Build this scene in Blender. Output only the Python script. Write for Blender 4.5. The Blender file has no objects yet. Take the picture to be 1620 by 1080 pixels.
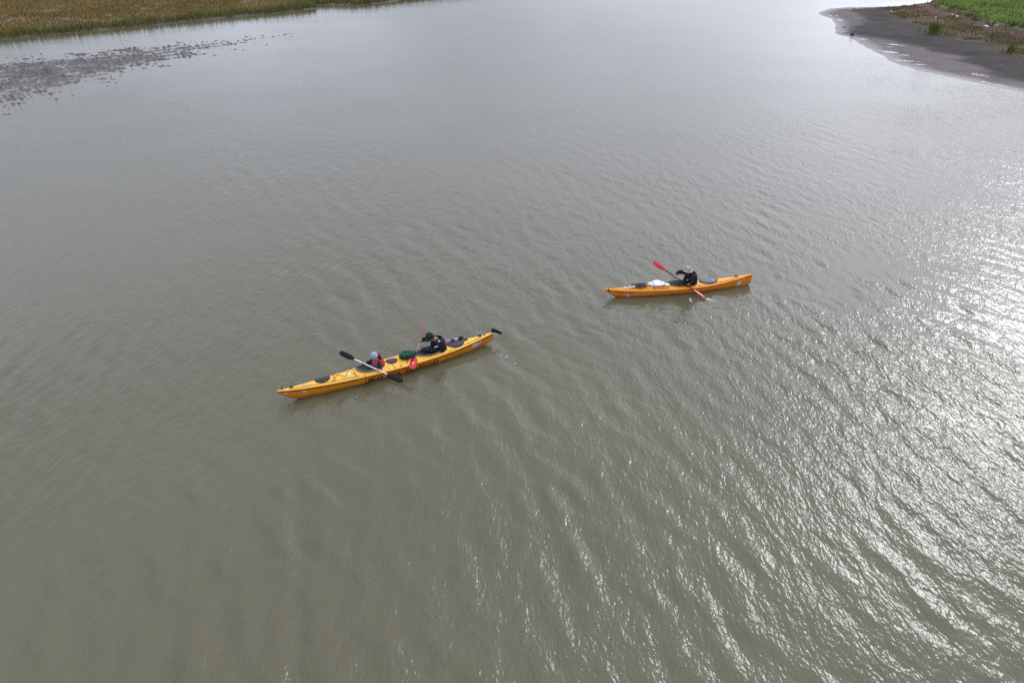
import bpy, bmesh, math, random
import numpy as np
from mathutils import Vector, Matrix, Euler
R = math.radians
S = bpy.context.scene
COL = S.collection
random.seed(7); RNG = np.random.default_rng(7)

# ------------------------------------------------------------------ camera
cam = bpy.data.cameras.new('camera'); cam_o = bpy.data.objects.new('camera', cam); COL.objects.link(cam_o)
cam.sensor_width = 36.0; cam.lens = 27.33; cam.clip_end = 9000; cam.clip_start = 0.1
cam_o.location = (0, 0, 10.8); cam_o.rotation_euler = (R(61), 0, 0)
S.camera = cam_o

# ------------------------------------------------------------------ sky, sun, exposure
SUN_EL, SUN_AZ = 29.5, 38.5            # azimuth measured from +Y towards +X
W = bpy.data.worlds.new('World'); S.world = W; W.use_nodes = True
nt = W.node_tree; nt.nodes.clear()
out = nt.nodes.new('ShaderNodeOutputWorld'); bg = nt.nodes.new('ShaderNodeBackground')
sky = nt.nodes.new('ShaderNodeTexSky'); sky.sky_type = 'NISHITA'; sky.sun_disc = False
sky.sun_elevation = R(SUN_EL); sky.sun_rotation = R(SUN_AZ)
sky.air_density = 1.0; sky.dust_density = 2.5; sky.ozone_density = 1.0; sky.altitude = 0
hsv = nt.nodes.new('ShaderNodeHueSaturation'); hsv.inputs['Saturation'].default_value = 0.36
# thin broken cloud veil over the whole sky
tc = nt.nodes.new('ShaderNodeTexCoord'); mp = nt.nodes.new('ShaderNodeMapping'); mp.inputs['Scale'].default_value = (1, 1, 2.2)
cn = nt.nodes.new('ShaderNodeTexNoise'); cn.inputs['Scale'].default_value = 2.6; cn.inputs['Detail'].default_value = 5; cn.inputs['Roughness'].default_value = .5
cr = nt.nodes.new('ShaderNodeMapRange'); cr.inputs['From Min'].default_value = .3; cr.inputs['From Max'].default_value = .7
cr.inputs['To Min'].default_value = .70; cr.inputs['To Max'].default_value = 1.30
mul = nt.nodes.new('ShaderNodeMixRGB'); mul.blend_type = 'MULTIPLY'; mul.inputs[0].default_value = 1
nt.links.new(tc.outputs['Generated'], mp.inputs['Vector']); nt.links.new(mp.outputs[0], cn.inputs['Vector'])
nt.links.new(cn.outputs['Fac'], cr.inputs['Value'])
veil = nt.nodes.new('ShaderNodeMixRGB'); veil.inputs[0].default_value = .72; veil.inputs[2].default_value = (6.0, 6.3, 7.5, 1)   # pale high cloud over the blue
nt.links.new(cr.outputs[0], mul.inputs[2])
# overcast: the cloud is brightest overhead and greyest at the horizon
sxyz = nt.nodes.new('ShaderNodeSeparateXYZ'); nt.links.new(tc.outputs['Generated'], sxyz.inputs[0])
cie = nt.nodes.new('ShaderNodeMapRange'); cie.inputs['From Min'].default_value = 0; cie.inputs['From Max'].default_value = 1
cie.inputs['To Min'].default_value = .82; cie.inputs['To Max'].default_value = 2.7; nt.links.new(sxyz.outputs['Z'], cie.inputs['Value'])
cl = nt.nodes.new('ShaderNodeMixRGB'); cl.blend_type = 'MULTIPLY'; cl.inputs[0].default_value = 1; cl.inputs[1].default_value = (6.0, 6.4, 7.85, 1)
nt.links.new(cie.outputs[0], cl.inputs[2]); nt.links.new(cl.outputs[0], veil.inputs[2])
tint = nt.nodes.new('ShaderNodeMixRGB'); tint.blend_type = 'MULTIPLY'; tint.inputs[0].default_value = 1; tint.inputs[2].default_value = (.93, .985, 1.10, 1)   # cool cloud light
nt.links.new(sky.outputs[0], hsv.inputs['Color']); nt.links.new(hsv.outputs[0], tint.inputs[1]); nt.links.new(tint.outputs[0], veil.inputs[1]); 
# the veil glows round the hidden sun
dt = nt.nodes.new('ShaderNodeVectorMath'); dt.operation = 'DOT_PRODUCT'
dt.inputs[1].default_value = (math.sin(R(SUN_AZ)) * math.cos(R(SUN_EL)), math.cos(R(SUN_AZ)) * math.cos(R(SUN_EL)), math.sin(R(SUN_EL)))
mxx = nt.nodes.new('ShaderNodeMath'); mxx.operation = 'MAXIMUM'; mxx.inputs[1].default_value = 0
pw = nt.nodes.new('ShaderNodeMath'); pw.operation = 'POWER'; pw.inputs[1].default_value = 13
hc = nt.nodes.new('ShaderNodeMixRGB'); hc.blend_type = 'MULTIPLY'; hc.inputs[0].default_value = 1; hc.inputs[1].default_value = (6.2, 6.45, 7.7, 1)
ad = nt.nodes.new('ShaderNodeMixRGB'); ad.blend_type = 'ADD'; ad.inputs[0].default_value = 1
nt.links.new(tc.outputs['Generated'], dt.inputs[0]); nt.links.new(dt.outputs['Value'], mxx.inputs[0]); nt.links.new(mxx.outputs[0], pw.inputs[0])
nt.links.new(pw.outputs[0], hc.inputs[2]); nt.links.new(veil.outputs[0], ad.inputs[1]); nt.links.new(hc.outputs[0], ad.inputs[2])
nt.links.new(ad.outputs[0], mul.inputs[1])
nt.links.new(mul.outputs[0], bg.inputs[0]); bg.inputs[1].default_value = 0.10
nt.links.new(bg.outputs[0], out.inputs[0])

sl = bpy.data.lights.new('sun', 'SUN'); sl.energy = 0.5; sl.angle = R(14); sl.color = (1, .985, .965)
so = bpy.data.objects.new('sun', sl); COL.objects.link(so)
sd = Vector((math.sin(R(SUN_AZ)) * math.cos(R(SUN_EL)), math.cos(R(SUN_AZ)) * math.cos(R(SUN_EL)), math.sin(R(SUN_EL))))
so.rotation_euler = sd.to_track_quat('Z', 'Y').to_euler(); so.location = (30, 60, 40)
S.view_settings.view_transform = 'Standard'; S.view_settings.look = 'None'
S.view_settings.exposure = 0.41; S.view_settings.gamma = 1; S.view_settings.use_curve_mapping = False
S.cycles.use_denoising = False
S.cycles.max_bounces = 6

# ------------------------------------------------------------------ helpers
def srgb(r, g, b):
    f = lambda v: (v / 255 / 12.92) if v / 255 <= .04045 else ((v / 255 + .055) / 1.055) ** 2.4
    return (f(r), f(g), f(b), 1)

def new_mat(name):
    m = bpy.data.materials.new(name); m.use_nodes = True
    t = m.node_tree; b = t.nodes['Principled BSDF']
    return m, t, b

def node(t, typ, **kw):
    n = t.nodes.new(typ)
    for k, v in kw.items():
        if k in n.inputs.keys(): n.inputs[k].default_value = v
        else: setattr(n, k, v)
    return n

def mat(name, col, rough=.5, var=.12, scale=6, metallic=0, bump=0, bscale=60, spec=.4, sheen=0):
    """plain material with a little blotchy variation of its colour"""
    m, t, b = new_mat(name)
    tc = node(t, 'ShaderNodeTexCoord'); n = node(t, 'ShaderNodeTexNoise', Scale=scale, Detail=5)
    t.links.new(tc.outputs['Object'], n.inputs['Vector'])
    mr = node(t, 'ShaderNodeMapRange'); mr.inputs['From Min'].default_value = .3; mr.inputs['From Max'].default_value = .7
    mr.inputs['To Min'].default_value = 1 - var; mr.inputs['To Max'].default_value = 1 + var
    mx = node(t, 'ShaderNodeMixRGB', blend_type='MULTIPLY'); mx.inputs[0].default_value = 1; mx.inputs[1].default_value = (*col[:3], 1)
    t.links.new(n.outputs['Fac'], mr.inputs['Value']); t.links.new(mr.outputs[0], mx.inputs[2]); t.links.new(mx.outputs[0], b.inputs['Base Color'])
    b.inputs['Roughness'].default_value = rough; b.inputs['Metallic'].default_value = metallic; b.inputs['Specular IOR Level'].default_value = spec
    if sheen: b.inputs['Sheen Weight'].default_value = sheen
    if bump:
        n2 = node(t, 'ShaderNodeTexNoise', Scale=bscale, Detail=4); bp = node(t, 'ShaderNodeBump', Strength=1.0, Distance=bump)
        t.links.new(tc.outputs['Object'], n2.inputs['Vector']); t.links.new(n2.outputs['Fac'], bp.inputs['Height']); t.links.new(bp.outputs[0], b.inputs['Normal'])
    return m

def props(o, label=None, cat=None, group=None, kind=None):
    if label: o['label'] = label
    if cat: o['category'] = cat
    if group: o['group'] = group
    if kind: o['kind'] = kind
    return o

def mesh_from(name, verts, faces, smooth=True):
    me = bpy.data.meshes.new(name)
    me.from_pydata([tuple(v) for v in verts], [], [tuple(f) for f in faces]); me.update()
    if smooth: me.polygons.foreach_set('use_smooth', [True] * len(me.polygons))
    return me

def grid_mesh(name, X, Y, Z, keep=None, smooth=True):
    """quad grid from 2-D arrays, fast path"""
    ny, nx = X.shape
    co = np.stack([X, Y, Z], -1).reshape(-1, 3).astype(np.float32)
    i = np.arange(ny - 1)[:, None] * nx + np.arange(nx - 1)[None, :]
    q = np.stack([i, i + 1, i + nx + 1, i + nx], -1)
    if keep is not None: q = q[keep]
    q = q.reshape(-1, 4).astype(np.int32)
    me = bpy.data.meshes.new(name)
    me.vertices.add(len(co)); me.vertices.foreach_set('co', co.ravel())
    me.loops.add(q.size); me.loops.foreach_set('vertex_index', q.ravel())
    me.polygons.add(len(q)); me.polygons.foreach_set('loop_start', np.arange(0, q.size, 4, dtype=np.int32))
    me.polygons.foreach_set('loop_total', np.full(len(q), 4, dtype=np.int32))
    me.update(calc_edges=True)
    if smooth: me.polygons.foreach_set('use_smooth', np.ones(len(q), bool))
    return me

def link(name, me, m=None, parent=None):
    o = bpy.data.objects.new(name, me); COL.objects.link(o)
    if m and not me.materials: me.materials.append(m)
    if parent: o.parent = parent
    return o

# the two hulls, boat-local frame: +X from bow to stern, +Y to starboard side away from the camera, Z up from the water
def frame(bx, by, deg):
    return Matrix.Translation((bx, by, 0)) @ Matrix.Rotation(R(deg), 4, 'Z')
FD = frame(-5.833, 16.275, 30.5); LD = 6.13       # the tandem
FS = frame(2.920, 22.341, 11.7); LS = 5.06        # the single

# ------------------------------------------------------------------ water
def waves(X, Y):
    """sum of short wind waves and the wakes of both boats; metres"""
    rng = np.random.default_rng(3); Z = np.zeros_like(X)
    n = 60
    for i in range(n):
        lam = 0.27 * (1.15 / 0.27) ** (rng.random() ** 1.15)
        th = R(19) + rng.normal(0, R(17)); k = 2 * math.pi / lam
        sl_ = 0.0092 * (1.0 if lam > .5 else .8)
        Z += sl_ / k * np.cos(k * (X * math.cos(th) + Y * math.sin(th)) + rng.random() * 6.283)
    # patchiness: gusts make some areas rougher
    g = np.zeros_like(X)
    for i in range(10):
        th = rng.random() * 6.283; k = 2 * math.pi / (4 + 14 * rng.random())
        g += np.cos(k * (X * math.cos(th) + Y * math.sin(th)) + rng.random() * 6.283)
    Z *= np.clip(1 + .09 * g, .5, 1.6)
    Z *= (1.75 - 1.0 * np.clip((Y - 12) / 20, 0, 1)) * (.75 + .25 * np.clip((X + 18) / 14, 0, 1) + .9 * np.clip(-X / 8 + .4, 0, 1) * np.clip((24 - Y) / 9, 0, 1))    # windier near the camera
    return Z

def wake(X, Y, F, L, strokes):
    inv = F.inverted()
    s = X * inv[0][0] + Y * inv[0][1] + inv[0][3]; l = X * inv[1][0] + Y * inv[1][1] + inv[1][3]
    Z = np.zeros_like(X)
    # diverging bow and stern waves, transverse rings behind the stern
    for s0, a in ((.35, .011), (L - .2, .013)):
        d = s - s0; r = np.hypot(d, l) + 1e-6
        ang = np.abs(np.arctan2(l, d))
        env = np.exp(-((ang - R(17)) / R(7)) ** 2) * np.exp(-r / 5.5) * np.clip(r / .8, 0, 1) * (d > 0)
        Z += a * env * np.cos(2 * math.pi * (r * .95 - np.abs(l) * .5) / .42)
        env2 = np.exp(-(ang / R(13)) ** 2) * np.exp(-r / 3.5) * (d > L * .6 if s0 < 1 else d > .1)
        Z += .5 * a * env2 * np.cos(2 * math.pi * d / .8)
    for (cs, cl, rad, a) in strokes:
        r = np.hypot(s - cs + .10 * np.sin(2.7 * l + cs), (l - cl) * 1.15 + .08 * np.sin(3.1 * s))
        Z += 1.15 * a * (.6 + .4 * np.sin(2.1 * s + 3.3 * l)) * np.exp(-((r - rad) / (.3 + rad * .35)) ** 2) * np.cos(2 * math.pi * (r - rad) / (.16 + rad * .07))
    calm = .75 * np.exp(-(l / (.45 + .10 * np.clip(s - L, 0, 20))) ** 2) * (s > L * .7) * np.exp(-np.clip(s - L, 0, 60) / 7)
    for (cs, cl, rad, a) in strokes: calm = np.maximum(calm, .7 * np.exp(-(np.hypot(s - cs, l - cl) / (rad * 1.3 + .2)) ** 2))
    return Z, calm

xs = np.arange(-34, 38.01, .085); ys = np.arange(5.0, 52.01, .085)
X, Y = np.meshgrid(xs, ys)
edge = np.clip(np.minimum.reduce([X - xs[0], xs[-1] - X, Y - ys[0], (ys[-1] - Y) * .18]) / 3, 0, 1)
Z = waves(X, Y)
# behind the boats the water is smoothed
Z *= edge
Wd = wake(X, Y, FD, LD, [(6.6, -1.0, .8, .004), (8.3, .7, .6, .003), (3.2, -.8, .25, .005), (4.9, -.95, .7, .003), (7.6, -1.6, 1.5, .004)])
Ws = wake(X, Y, FS, LS, [(3.2, -.75, .3, .006), (5.6, .8, .7, .003), (7.6, -.8, .9, .003), (9.8, .8, 1.0, .003)])
calm = np.maximum(Wd[1], Ws[1]); Z = Z * (1 - .6 * calm) + Wd[0] + Ws[0]
near = grid_mesh('water', X, Y, Z)
ca = near.attributes.new('calm', 'FLOAT', 'POINT'); ca.data.foreach_set('value', calm.ravel().astype(np.float32))
# the far sheet shares the name water, flat, with a hole where the near one lies
def ring_mesh():
    ox = [-3200, xs[0], xs[-1], 3200]; oy = [-1500, ys[0], ys[-1], 5200]
    v = [(x, y, 0) for y in oy for x in ox]; f = []
    for j in range(3):
        for i in range(3):
            if (i, j) != (1, 1): f.append((j * 4 + i, j * 4 + i + 1, j * 4 + i + 5, j * 4 + i + 4))
    return mesh_from('water', v, f)
bm = bmesh.new(); bm.from_mesh(near); bm.from_mesh(ring_mesh()); wm = bpy.data.meshes.new('water'); bm.to_mesh(wm); bm.free()

def water_material():
    m, t, b = new_mat('river_water')
    b.inputs['Roughness'].default_value = .035; b.inputs['IOR'].default_value = 1.333
    tc = node(t, 'ShaderNodeTexCoord')
    # silt clouds
    n0 = node(t, 'ShaderNodeTexNoise', Scale=.09, Detail=4, Roughness=.55)
    t.links.new(tc.outputs['Object'], n0.inputs['Vector'])
    rp = node(t, 'ShaderNodeValToRGB'); rp.color_ramp.elements[0].position = .32; rp.color_ramp.elements[1].position = .7
    rp.color_ramp.elements[0].color = WATER_A; rp.color_ramp.elements[1].color = WATER_B
    t.links.new(n0.outputs['Fac'], rp.inputs[0]); t.links.new(rp.outputs[0], b.inputs['Base Color'])
    def layer(rot, sx, sy, scale, detail, rough, dist, amp):
        mp = node(t, 'ShaderNodeMapping'); mp.inputs['Rotation'].default_value = (0, 0, R(rot)); mp.inputs['Scale'].default_value = (sx, sy, 1)
        n = node(t, 'ShaderNodeTexNoise', Scale=scale, Detail=detail, Roughness=rough, Distortion=dist)
        t.links.new(tc.outputs['Object'], mp.inputs['Vector']); t.links.new(mp.outputs[0], n.inputs['Vector'])
        mm = node(t, 'ShaderNodeMath', operation='MULTIPLY'); mm.inputs[1].default_value = amp
        t.links.new(n.outputs['Fac'], mm.inputs[0]); return mm
    L = [layer(-25, 1, .45, 3.0, 2, .5, .6, .036), layer(-38, 1, .42, 7, 1, .5, .8, .019),
         layer(55, 1, .45, 12, 1, .5, .5, .0140), layer(-12, 1, .5, 19, 2, .5, .5, .0105)]
    acc = L[0]
    for q in L[1:]:
        a = node(t, 'ShaderNodeMath', operation='ADD'); t.links.new(acc.outputs[0], a.inputs[0]); t.links.new(q.outputs[0], a.inputs[1]); acc = a
    # cat's-paw patches modulate the small ripples
    gp = node(t, 'ShaderNodeTexNoise', Scale=.16, Detail=3); t.links.new(tc.outputs['Object'], gp.inputs['Vector'])
    gr = node(t, 'ShaderNodeMapRange'); gr.inputs['From Min'].default_value = .35; gr.inputs['From Max'].default_value = .65
    gr.inputs['To Min'].default_value = .65; gr.inputs['To Max'].default_value = 1.25
    t.links.new(gp.outputs['Fac'], gr.inputs['Value'])
    mg = node(t, 'ShaderNodeMath', operation='MULTIPLY'); t.links.new(acc.outputs[0], mg.inputs[0]); t.links.new(gr.outputs[0], mg.inputs[1])
    # the reach towards the banks lies calmer
    sx = node(t, 'ShaderNodeSeparateXYZ'); t.links.new(tc.outputs['Object'], sx.inputs[0])
    cy = node(t, 'ShaderNodeMapRange'); cy.inputs['From Min'].default_value = 35; cy.inputs['From Max'].default_value = 80
    cy.inputs['To Min'].default_value = 1; cy.inputs['To Max'].default_value = .34; t.links.new(sx.outputs['Y'], cy.inputs['Value'])
    cx = node(t, 'ShaderNodeMapRange'); cx.inputs['From Min'].default_value = -28; cx.inputs['From Max'].default_value = 0
    cx.inputs['To Min'].default_value = .72; cx.inputs['To Max'].default_value = 1; t.links.new(sx.outputs['X'], cx.inputs['Value'])
    mc = node(t, 'ShaderNodeMath', operation='MULTIPLY'); t.links.new(cx.outputs[0], mc.inputs[0]); t.links.new(cy.outputs[0], mc.inputs[1])
    cn_ = node(t, 'ShaderNodeAttribute', attribute_name='calm'); c1_ = node(t, 'ShaderNodeMath', operation='SUBTRACT'); c1_.inputs[0].default_value = 1
    t.links.new(cn_.outputs['Fac'], c1_.inputs[1]); mk = node(t, 'ShaderNodeMath', operation='MULTIPLY'); t.links.new(mc.outputs[0], mk.inputs[0]); t.links.new(c1_.outputs[0], mk.inputs[1]); mc = mk
    mh = node(t, 'ShaderNodeMath', operation='MULTIPLY'); t.links.new(mg.outputs[0], mh.inputs[0]); t.links.new(mc.outputs[0], mh.inputs[1]); mg = mh
    bp = node(t, 'ShaderNodeBump', Strength=1.0, Distance=1.0)
    t.links.new(mg.outputs[0], bp.inputs['Height']); t.links.new(bp.outputs[0], b.inputs['Normal'])
    return m
WATER_A, WATER_B, WB = (.086, .077, .040, 1), (.099, .091, .050, 1), 1.0
water = link('water', wm, water_material()); props(water, kind='structure')

def tube_mesh(pts, r, K=8, closed=False, rs=None, name='tube', cap=True):
    """a round tube through points; rs gives a radius per point"""
    P = [Vector(p) for p in pts]; n = len(P); v = []; f = []
    up = Vector((0, 0, 1)); prev = None
    for i in range(n):
        if closed: d = P[(i + 1) % n] - P[i - 1]
        else: d = P[min(i + 1, n - 1)] - P[max(i - 1, 0)]
        d.normalize()
        if prev is None:
            a = d.cross(up)
            if a.length < .05: a = d.cross(Vector((1, 0, 0)))
        else: a = prev - d * prev.dot(d)
        a.normalize(); prev = a; b = d.cross(a)
        rr = rs[i] if rs else r
        for k in range(K):
            t = k / K * 2 * math.pi; v.append(P[i] + a * rr * math.cos(t) + b * rr * math.sin(t))
    m = n if closed else n - 1
    for i in range(m):
        j = (i + 1) % n
        for k in range(K): f.append((i * K + k, i * K + (k + 1) % K, j * K + (k + 1) % K, j * K + k))
    if cap and not closed:
        f.append(tuple(range(K))[::-1]); f.append(tuple((n - 1) * K + k for k in range(K)))
    return mesh_from(name, v, f)

def join_meshes(name, ms):
    bm = bmesh.new()
    for m_ in ms: bm.from_mesh(m_)
    me = bpy.data.meshes.new(name); bm.to_mesh(me); bm.free()
    me.polygons.foreach_set('use_smooth', [True] * len(me.polygons)); return me

def box_mesh(cx, cy, cz, sx, sy, sz, bev=.0):
    bm = bmesh.new(); bmesh.ops.create_cube(bm, size=1)
    for v in bm.verts: v.co = Vector((cx + v.co.x * sx, cy + v.co.y * sy, cz + v.co.z * sz))
    if bev: bmesh.ops.bevel(bm, geom=bm.edges[:], offset=bev, segments=2, affect='EDGES')
    me = bpy.data.meshes.new('box'); bm.to_mesh(me); bm.free(); return me

# ------------------------------------------------------------------ banks
def fbm(X, Y, lam, seed, octaves=5, rough=.55, ax=1., ay=1., rot=0.):
    rng = np.random.default_rng(seed); Z = np.zeros_like(X); a = 1.; n = 0
    c, s_ = math.cos(rot), math.sin(rot); U = (X * c + Y * s_) / ax; V = (-X * s_ + Y * c) / ay
    for o in range(octaves):
        for _ in range(7):
            th = rng.random() * 6.283; k = 2 * math.pi / (lam * (.7 + .6 * rng.random()))
            w = .6 * np.sin(k * .37 * (V * math.cos(th) - U * math.sin(th)) + rng.random() * 6.283)
            Z += a / 2.6 * np.cos(k * (U * math.cos(th) + V * math.sin(th)) + w + rng.random() * 6.283)
        n += a; a *= rough; lam *= .5
    return Z / n

def sdist(X, Y, poly):
    """signed distance to a closed polygon, positive inside"""
    d = np.full(X.shape, 1e9); ins = np.zeros(X.shape, bool); n = len(poly)
    for i in range(n):
        x0, y0 = poly[i]; x1, y1 = poly[(i + 1) % n]
        dx, dy = x1 - x0, y1 - y0; t = np.clip(((X - x0) * dx + (Y - y0) * dy) / (dx * dx + dy * dy), 0, 1)
        d = np.minimum(d, np.hypot(X - x0 - t * dx, Y - y0 - t * dy))
        if y0 != y1:
            ins ^= ((y0 > Y) != (y1 > Y)) & (X < (x1 - x0) * (Y - y0) / (y1 - y0) + x0)
    return np.where(ins, d, -d)

def sstep(a, b, v):
    t = np.clip((v - a) / (b - a), 0, 1); return t * t * (3 - 2 * t)

def attr(me, name, arr):
    a = me.attributes.new(name, 'FLOAT', 'POINT'); a.data.foreach_set('value', arr.ravel().astype(np.float32))

def blades(name, P, h, w, lean, seed, hv=.35):
    """grass blades: P (n,3) roots -> curved two-triangle tapering blades, with a 'tone' per blade"""
    rng = np.random.default_rng(seed); n = len(P)
    hh = h * (1 + hv * rng.normal(0, 1, n)).clip(.35, 2.2); th = rng.random(n) * 6.283
    ww = w * (.6 + .8 * rng.random(n)); la = rng.random(n) * 6.283; lm = lean * hh * rng.random(n)
    dx, dy = np.cos(th) * ww / 2, np.sin(th) * ww / 2; lx, ly = np.cos(la) * lm, np.sin(la) * lm
    V = np.zeros((n, 5, 3)); V[:] = P[:, None, :]
    V[:, 0, 0] -= dx; V[:, 0, 1] -= dy; V[:, 1, 0] += dx; V[:, 1, 1] += dy
    V[:, 2, 0] += dx * .8 + lx * .3; V[:, 2, 1] += dy * .8 + ly * .3; V[:, 2, 2] += hh * .6
    V[:, 3, 0] += -dx * .8 + lx * .3; V[:, 3, 1] += -dy * .8 + ly * .3; V[:, 3, 2] += hh * .6
    V[:, 4, 0] += lx; V[:, 4, 1] += ly; V[:, 4, 2] += hh
    b = (np.arange(n) * 5)[:, None]
    q = (b + np.array([0, 1, 2, 3])).astype(np.int32); t3 = (b + np.array([3, 2, 4])).astype(np.int32)
    me = bpy.data.meshes.new(name); me.vertices.add(n * 5); me.vertices.foreach_set('co', V.astype(np.float32).ravel())
    li = np.concatenate([q, t3], 1).ravel(); me.loops.add(len(li)); me.loops.foreach_set('vertex_index', li)
    ls = np.stack([np.arange(n) * 7, np.arange(n) * 7 + 4], 1).ravel().astype(np.int32)
    me.polygons.add(2 * n); me.polygons.foreach_set('loop_start', ls); me.polygons.foreach_set('loop_total', np.tile([4, 3], n).astype(np.int32))
    me.update(calc_edges=True)
    tone = np.repeat(rng.random(n), 5); attr(me, 'tone', tone)
    return me

def grass_mat(name, c0, c1, c2, patch=.12):
    m, t, b = new_mat(name)
    a = node(t, 'ShaderNodeAttribute', attribute_name='tone'); tc = node(t, 'ShaderNodeTexCoord')
    n = node(t, 'ShaderNodeTexNoise', Scale=patch, Detail=6, Roughness=.65); t.links.new(tc.outputs['Object'], n.inputs['Vector'])
    r1 = node(t, 'ShaderNodeValToRGB'); e = r1.color_ramp.elements; e[0].position = .38; e[0].color = c0; e[1].position = .62; e[1].color = c1
    t.links.new(n.outputs['Fac'], r1.inputs[0])
    mx = node(t, 'ShaderNodeMixRGB'); mx.inputs[2].default_value = c2; mt = node(t, 'ShaderNodeMath', operation='MULTIPLY'); mt.inputs[1].default_value = .35
    t.links.new(a.outputs['Fac'], mt.inputs[0]); t.links.new(mt.outputs[0], mx.inputs[0]); t.links.new(r1.outputs[0], mx.inputs[1]); t.links.new(mx.outputs[0], b.inputs['Base Color'])
    b.inputs['Roughness'].default_value = .7; b.inputs['Specular IOR Level'].default_value = .25
    b.inputs['Subsurface Weight'].default_value = 0
    return m

def ground_mat(name, stops_attr, ramp_cols, rough_ramp, noise=1.2, bump=.03, spec=.3):
    """colour and gloss follow a 'zone' attribute (distance up the shore), blurred by noise"""
    m, t, b = new_mat(name); a = node(t, 'ShaderNodeAttribute', attribute_name=stops_attr); tc = node(t, 'ShaderNodeTexCoord')
    r = node(t, 'ShaderNodeValToRGB'); el = r.color_ramp.elements
    while len(el) > 1: el.remove(el[-1])
    for i, (p, c) in enumerate(ramp_cols):
        e = el[0] if i == 0 else el.new(p); e.position = p; e.color = c
    r2 = node(t, 'ShaderNodeValToRGB'); el = r2.color_ramp.elements
    while len(el) > 1: el.remove(el[-1])
    for i, (p, c) in enumerate(rough_ramp):
        e = el[0] if i == 0 else el.new(p); e.position = p; e.color = (c, c, c, 1)
    n = node(t, 'ShaderNodeTexNoise', Scale=noise, Detail=8, Roughness=.7); t.links.new(tc.outputs['Object'], n.inputs['Vector'])
    mr = node(t, 'ShaderNodeMapRange'); mr.inputs['From Min'].default_value = .3; mr.inputs['From Max'].default_value = .7
    mr.inputs['To Min'].default_value = .55; mr.inputs['To Max'].default_value = 1.5
    mx = node(t, 'ShaderNodeMixRGB', blend_type='MULTIPLY'); mx.inputs[0].default_value = 1
    t.links.new(a.outputs['Fac'], r.inputs[0]); t.links.new(a.outputs['Fac'], r2.inputs[0]); t.links.new(n.outputs['Fac'], mr.inputs['Value'])
    t.links.new(r.outputs[0], mx.inputs[1]); t.links.new(mr.outputs[0], mx.inputs[2]); t.links.new(mx.outputs[0], b.inputs['Base Color'])
    t.links.new(r2.outputs[0], b.inputs['Roughness']); b.inputs['Specular IOR Level'].default_value = spec
    n2 = node(t, 'ShaderNodeTexNoise', Scale=6, Detail=6, Roughness=.6); t.links.new(tc.outputs['Object'], n2.inputs['Vector'])
    bp = node(t, 'ShaderNodeBump', Strength=1, Distance=bump); t.links.new(n2.outputs['Fac'], bp.inputs['Height']); t.links.new(bp.outputs[0], b.inputs['Normal'])
    return m

# ---- left: salt marsh behind a fringe of cordgrass
MARSH = [(-60, 66.5), (-49.1, 79.2), (-46.2, 82.4), (-43.8, 84.6), (-39.5, 89.6), (-36.0, 93.4), (-32.2, 97.5), (-29.4, 100.0), (-26.2, 103.9), (-24.9, 105.8),
         (-25.3, 107.2), (-26.4, 108.8), (-25.6, 110.2), (-23.6, 110.6), (-21.8, 110.2), (-20.8, 109.6), (-19.2, 110.7), (-17.4, 113.4), (-15.2, 116.5), (-9, 125), (6, 148), (40, 190), (90, 260), (60, 420), (-400, 420), (-400, 40), (-80, 50)]
xs_ = np.arange(-130, 10, .5); ys_ = np.arange(50, 200, .5); X, Y = np.meshgrid(xs_, ys_)
D = sdist(X, Y, MARSH) + .35 * fbm(X, Y, 5, 11, 3)
Z = np.where(D > 0, .16 + .05 * sstep(0, 3, D) + .06 * fbm(X, Y, 9, 12, 4), .16 + np.maximum(D, -2) * .4)
# tidal creeks
CR = np.abs(fbm(X, Y, 46, 15, 3)); creek = (1 - sstep(.0, .035, CR)) * sstep(10, 16, D); Z -= creek * .5
marsh_me = grid_mesh('marsh_ground', X, Y, Z); attr(marsh_me, 'zone', np.clip(D / 20, 0, 1))
MG = ground_mat('marsh_soil', 'zone', [(0, srgb(70, 62, 45)), (.1, srgb(96, 84, 50)), (1, srgb(98, 84, 52))], [(0, .5), (1, .9)], noise=.5, bump=.05)
props(link('marsh_ground', marsh_me, MG), kind='structure')

def scatter(poly_fn, x0, x1, y0, y1, n, seed):
    rng = np.random.default_rng(seed); x = rng.uniform(x0, x1, n); y = rng.uniform(y0, y1, n)
    keep = poly_fn(x, y, rng); return x[keep], y[keep]
def in_view(x, y, m=6):
    return (np.abs(x) < .66 * (y * .875 + 5.2) + m)
# body of the marsh: matted golden-brown grass
def f_(x, y, rng):
    d = sdist(x, y, MARSH); n = fbm(x, y, 14, 21, 4)
    return (d > .9) & in_view(x, y) & (np.abs(fbm(x, y, 46, 15, 3)) > .03) & (rng.random(len(x)) < np.clip(.75 + .5 * n, .25, 1))
x, y = scatter(f_, -92, -8, 66, 150, 380000, 31)
me = blades('marsh_grass', np.stack([x, y, np.full(len(x), .15)], 1), .32, .06, 1.0, 5)
props(link('marsh_grass', me, grass_mat('marsh_grass', srgb(130, 107, 56), srgb(100, 90, 55), srgb(144, 121, 66), .07)), 'golden brown salt marsh grass covering the far left bank', 'grass', kind='stuff')
# greener upright fringe along the water
def f2(x, y, rng):
    d = sdist(x, y, MARSH); return (d > -.25) & (d < 1.5 + .5 * fbm(x, y, 6, 3, 3)) & in_view(x, y)
x, y = scatter(f2, -92, 4, 60, 135, 520000, 32)
me = blades('cordgrass', np.stack([x, y, np.full(len(x), .0)], 1), .62, .07, .5, 6)
props(link('cordgrass', me, grass_mat('cordgrass', srgb(84, 90, 44), srgb(106, 104, 52), srgb(128, 116, 60), .4)), 'green cordgrass fringe standing along the water edge of the left bank', 'grass', kind='stuff')

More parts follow.
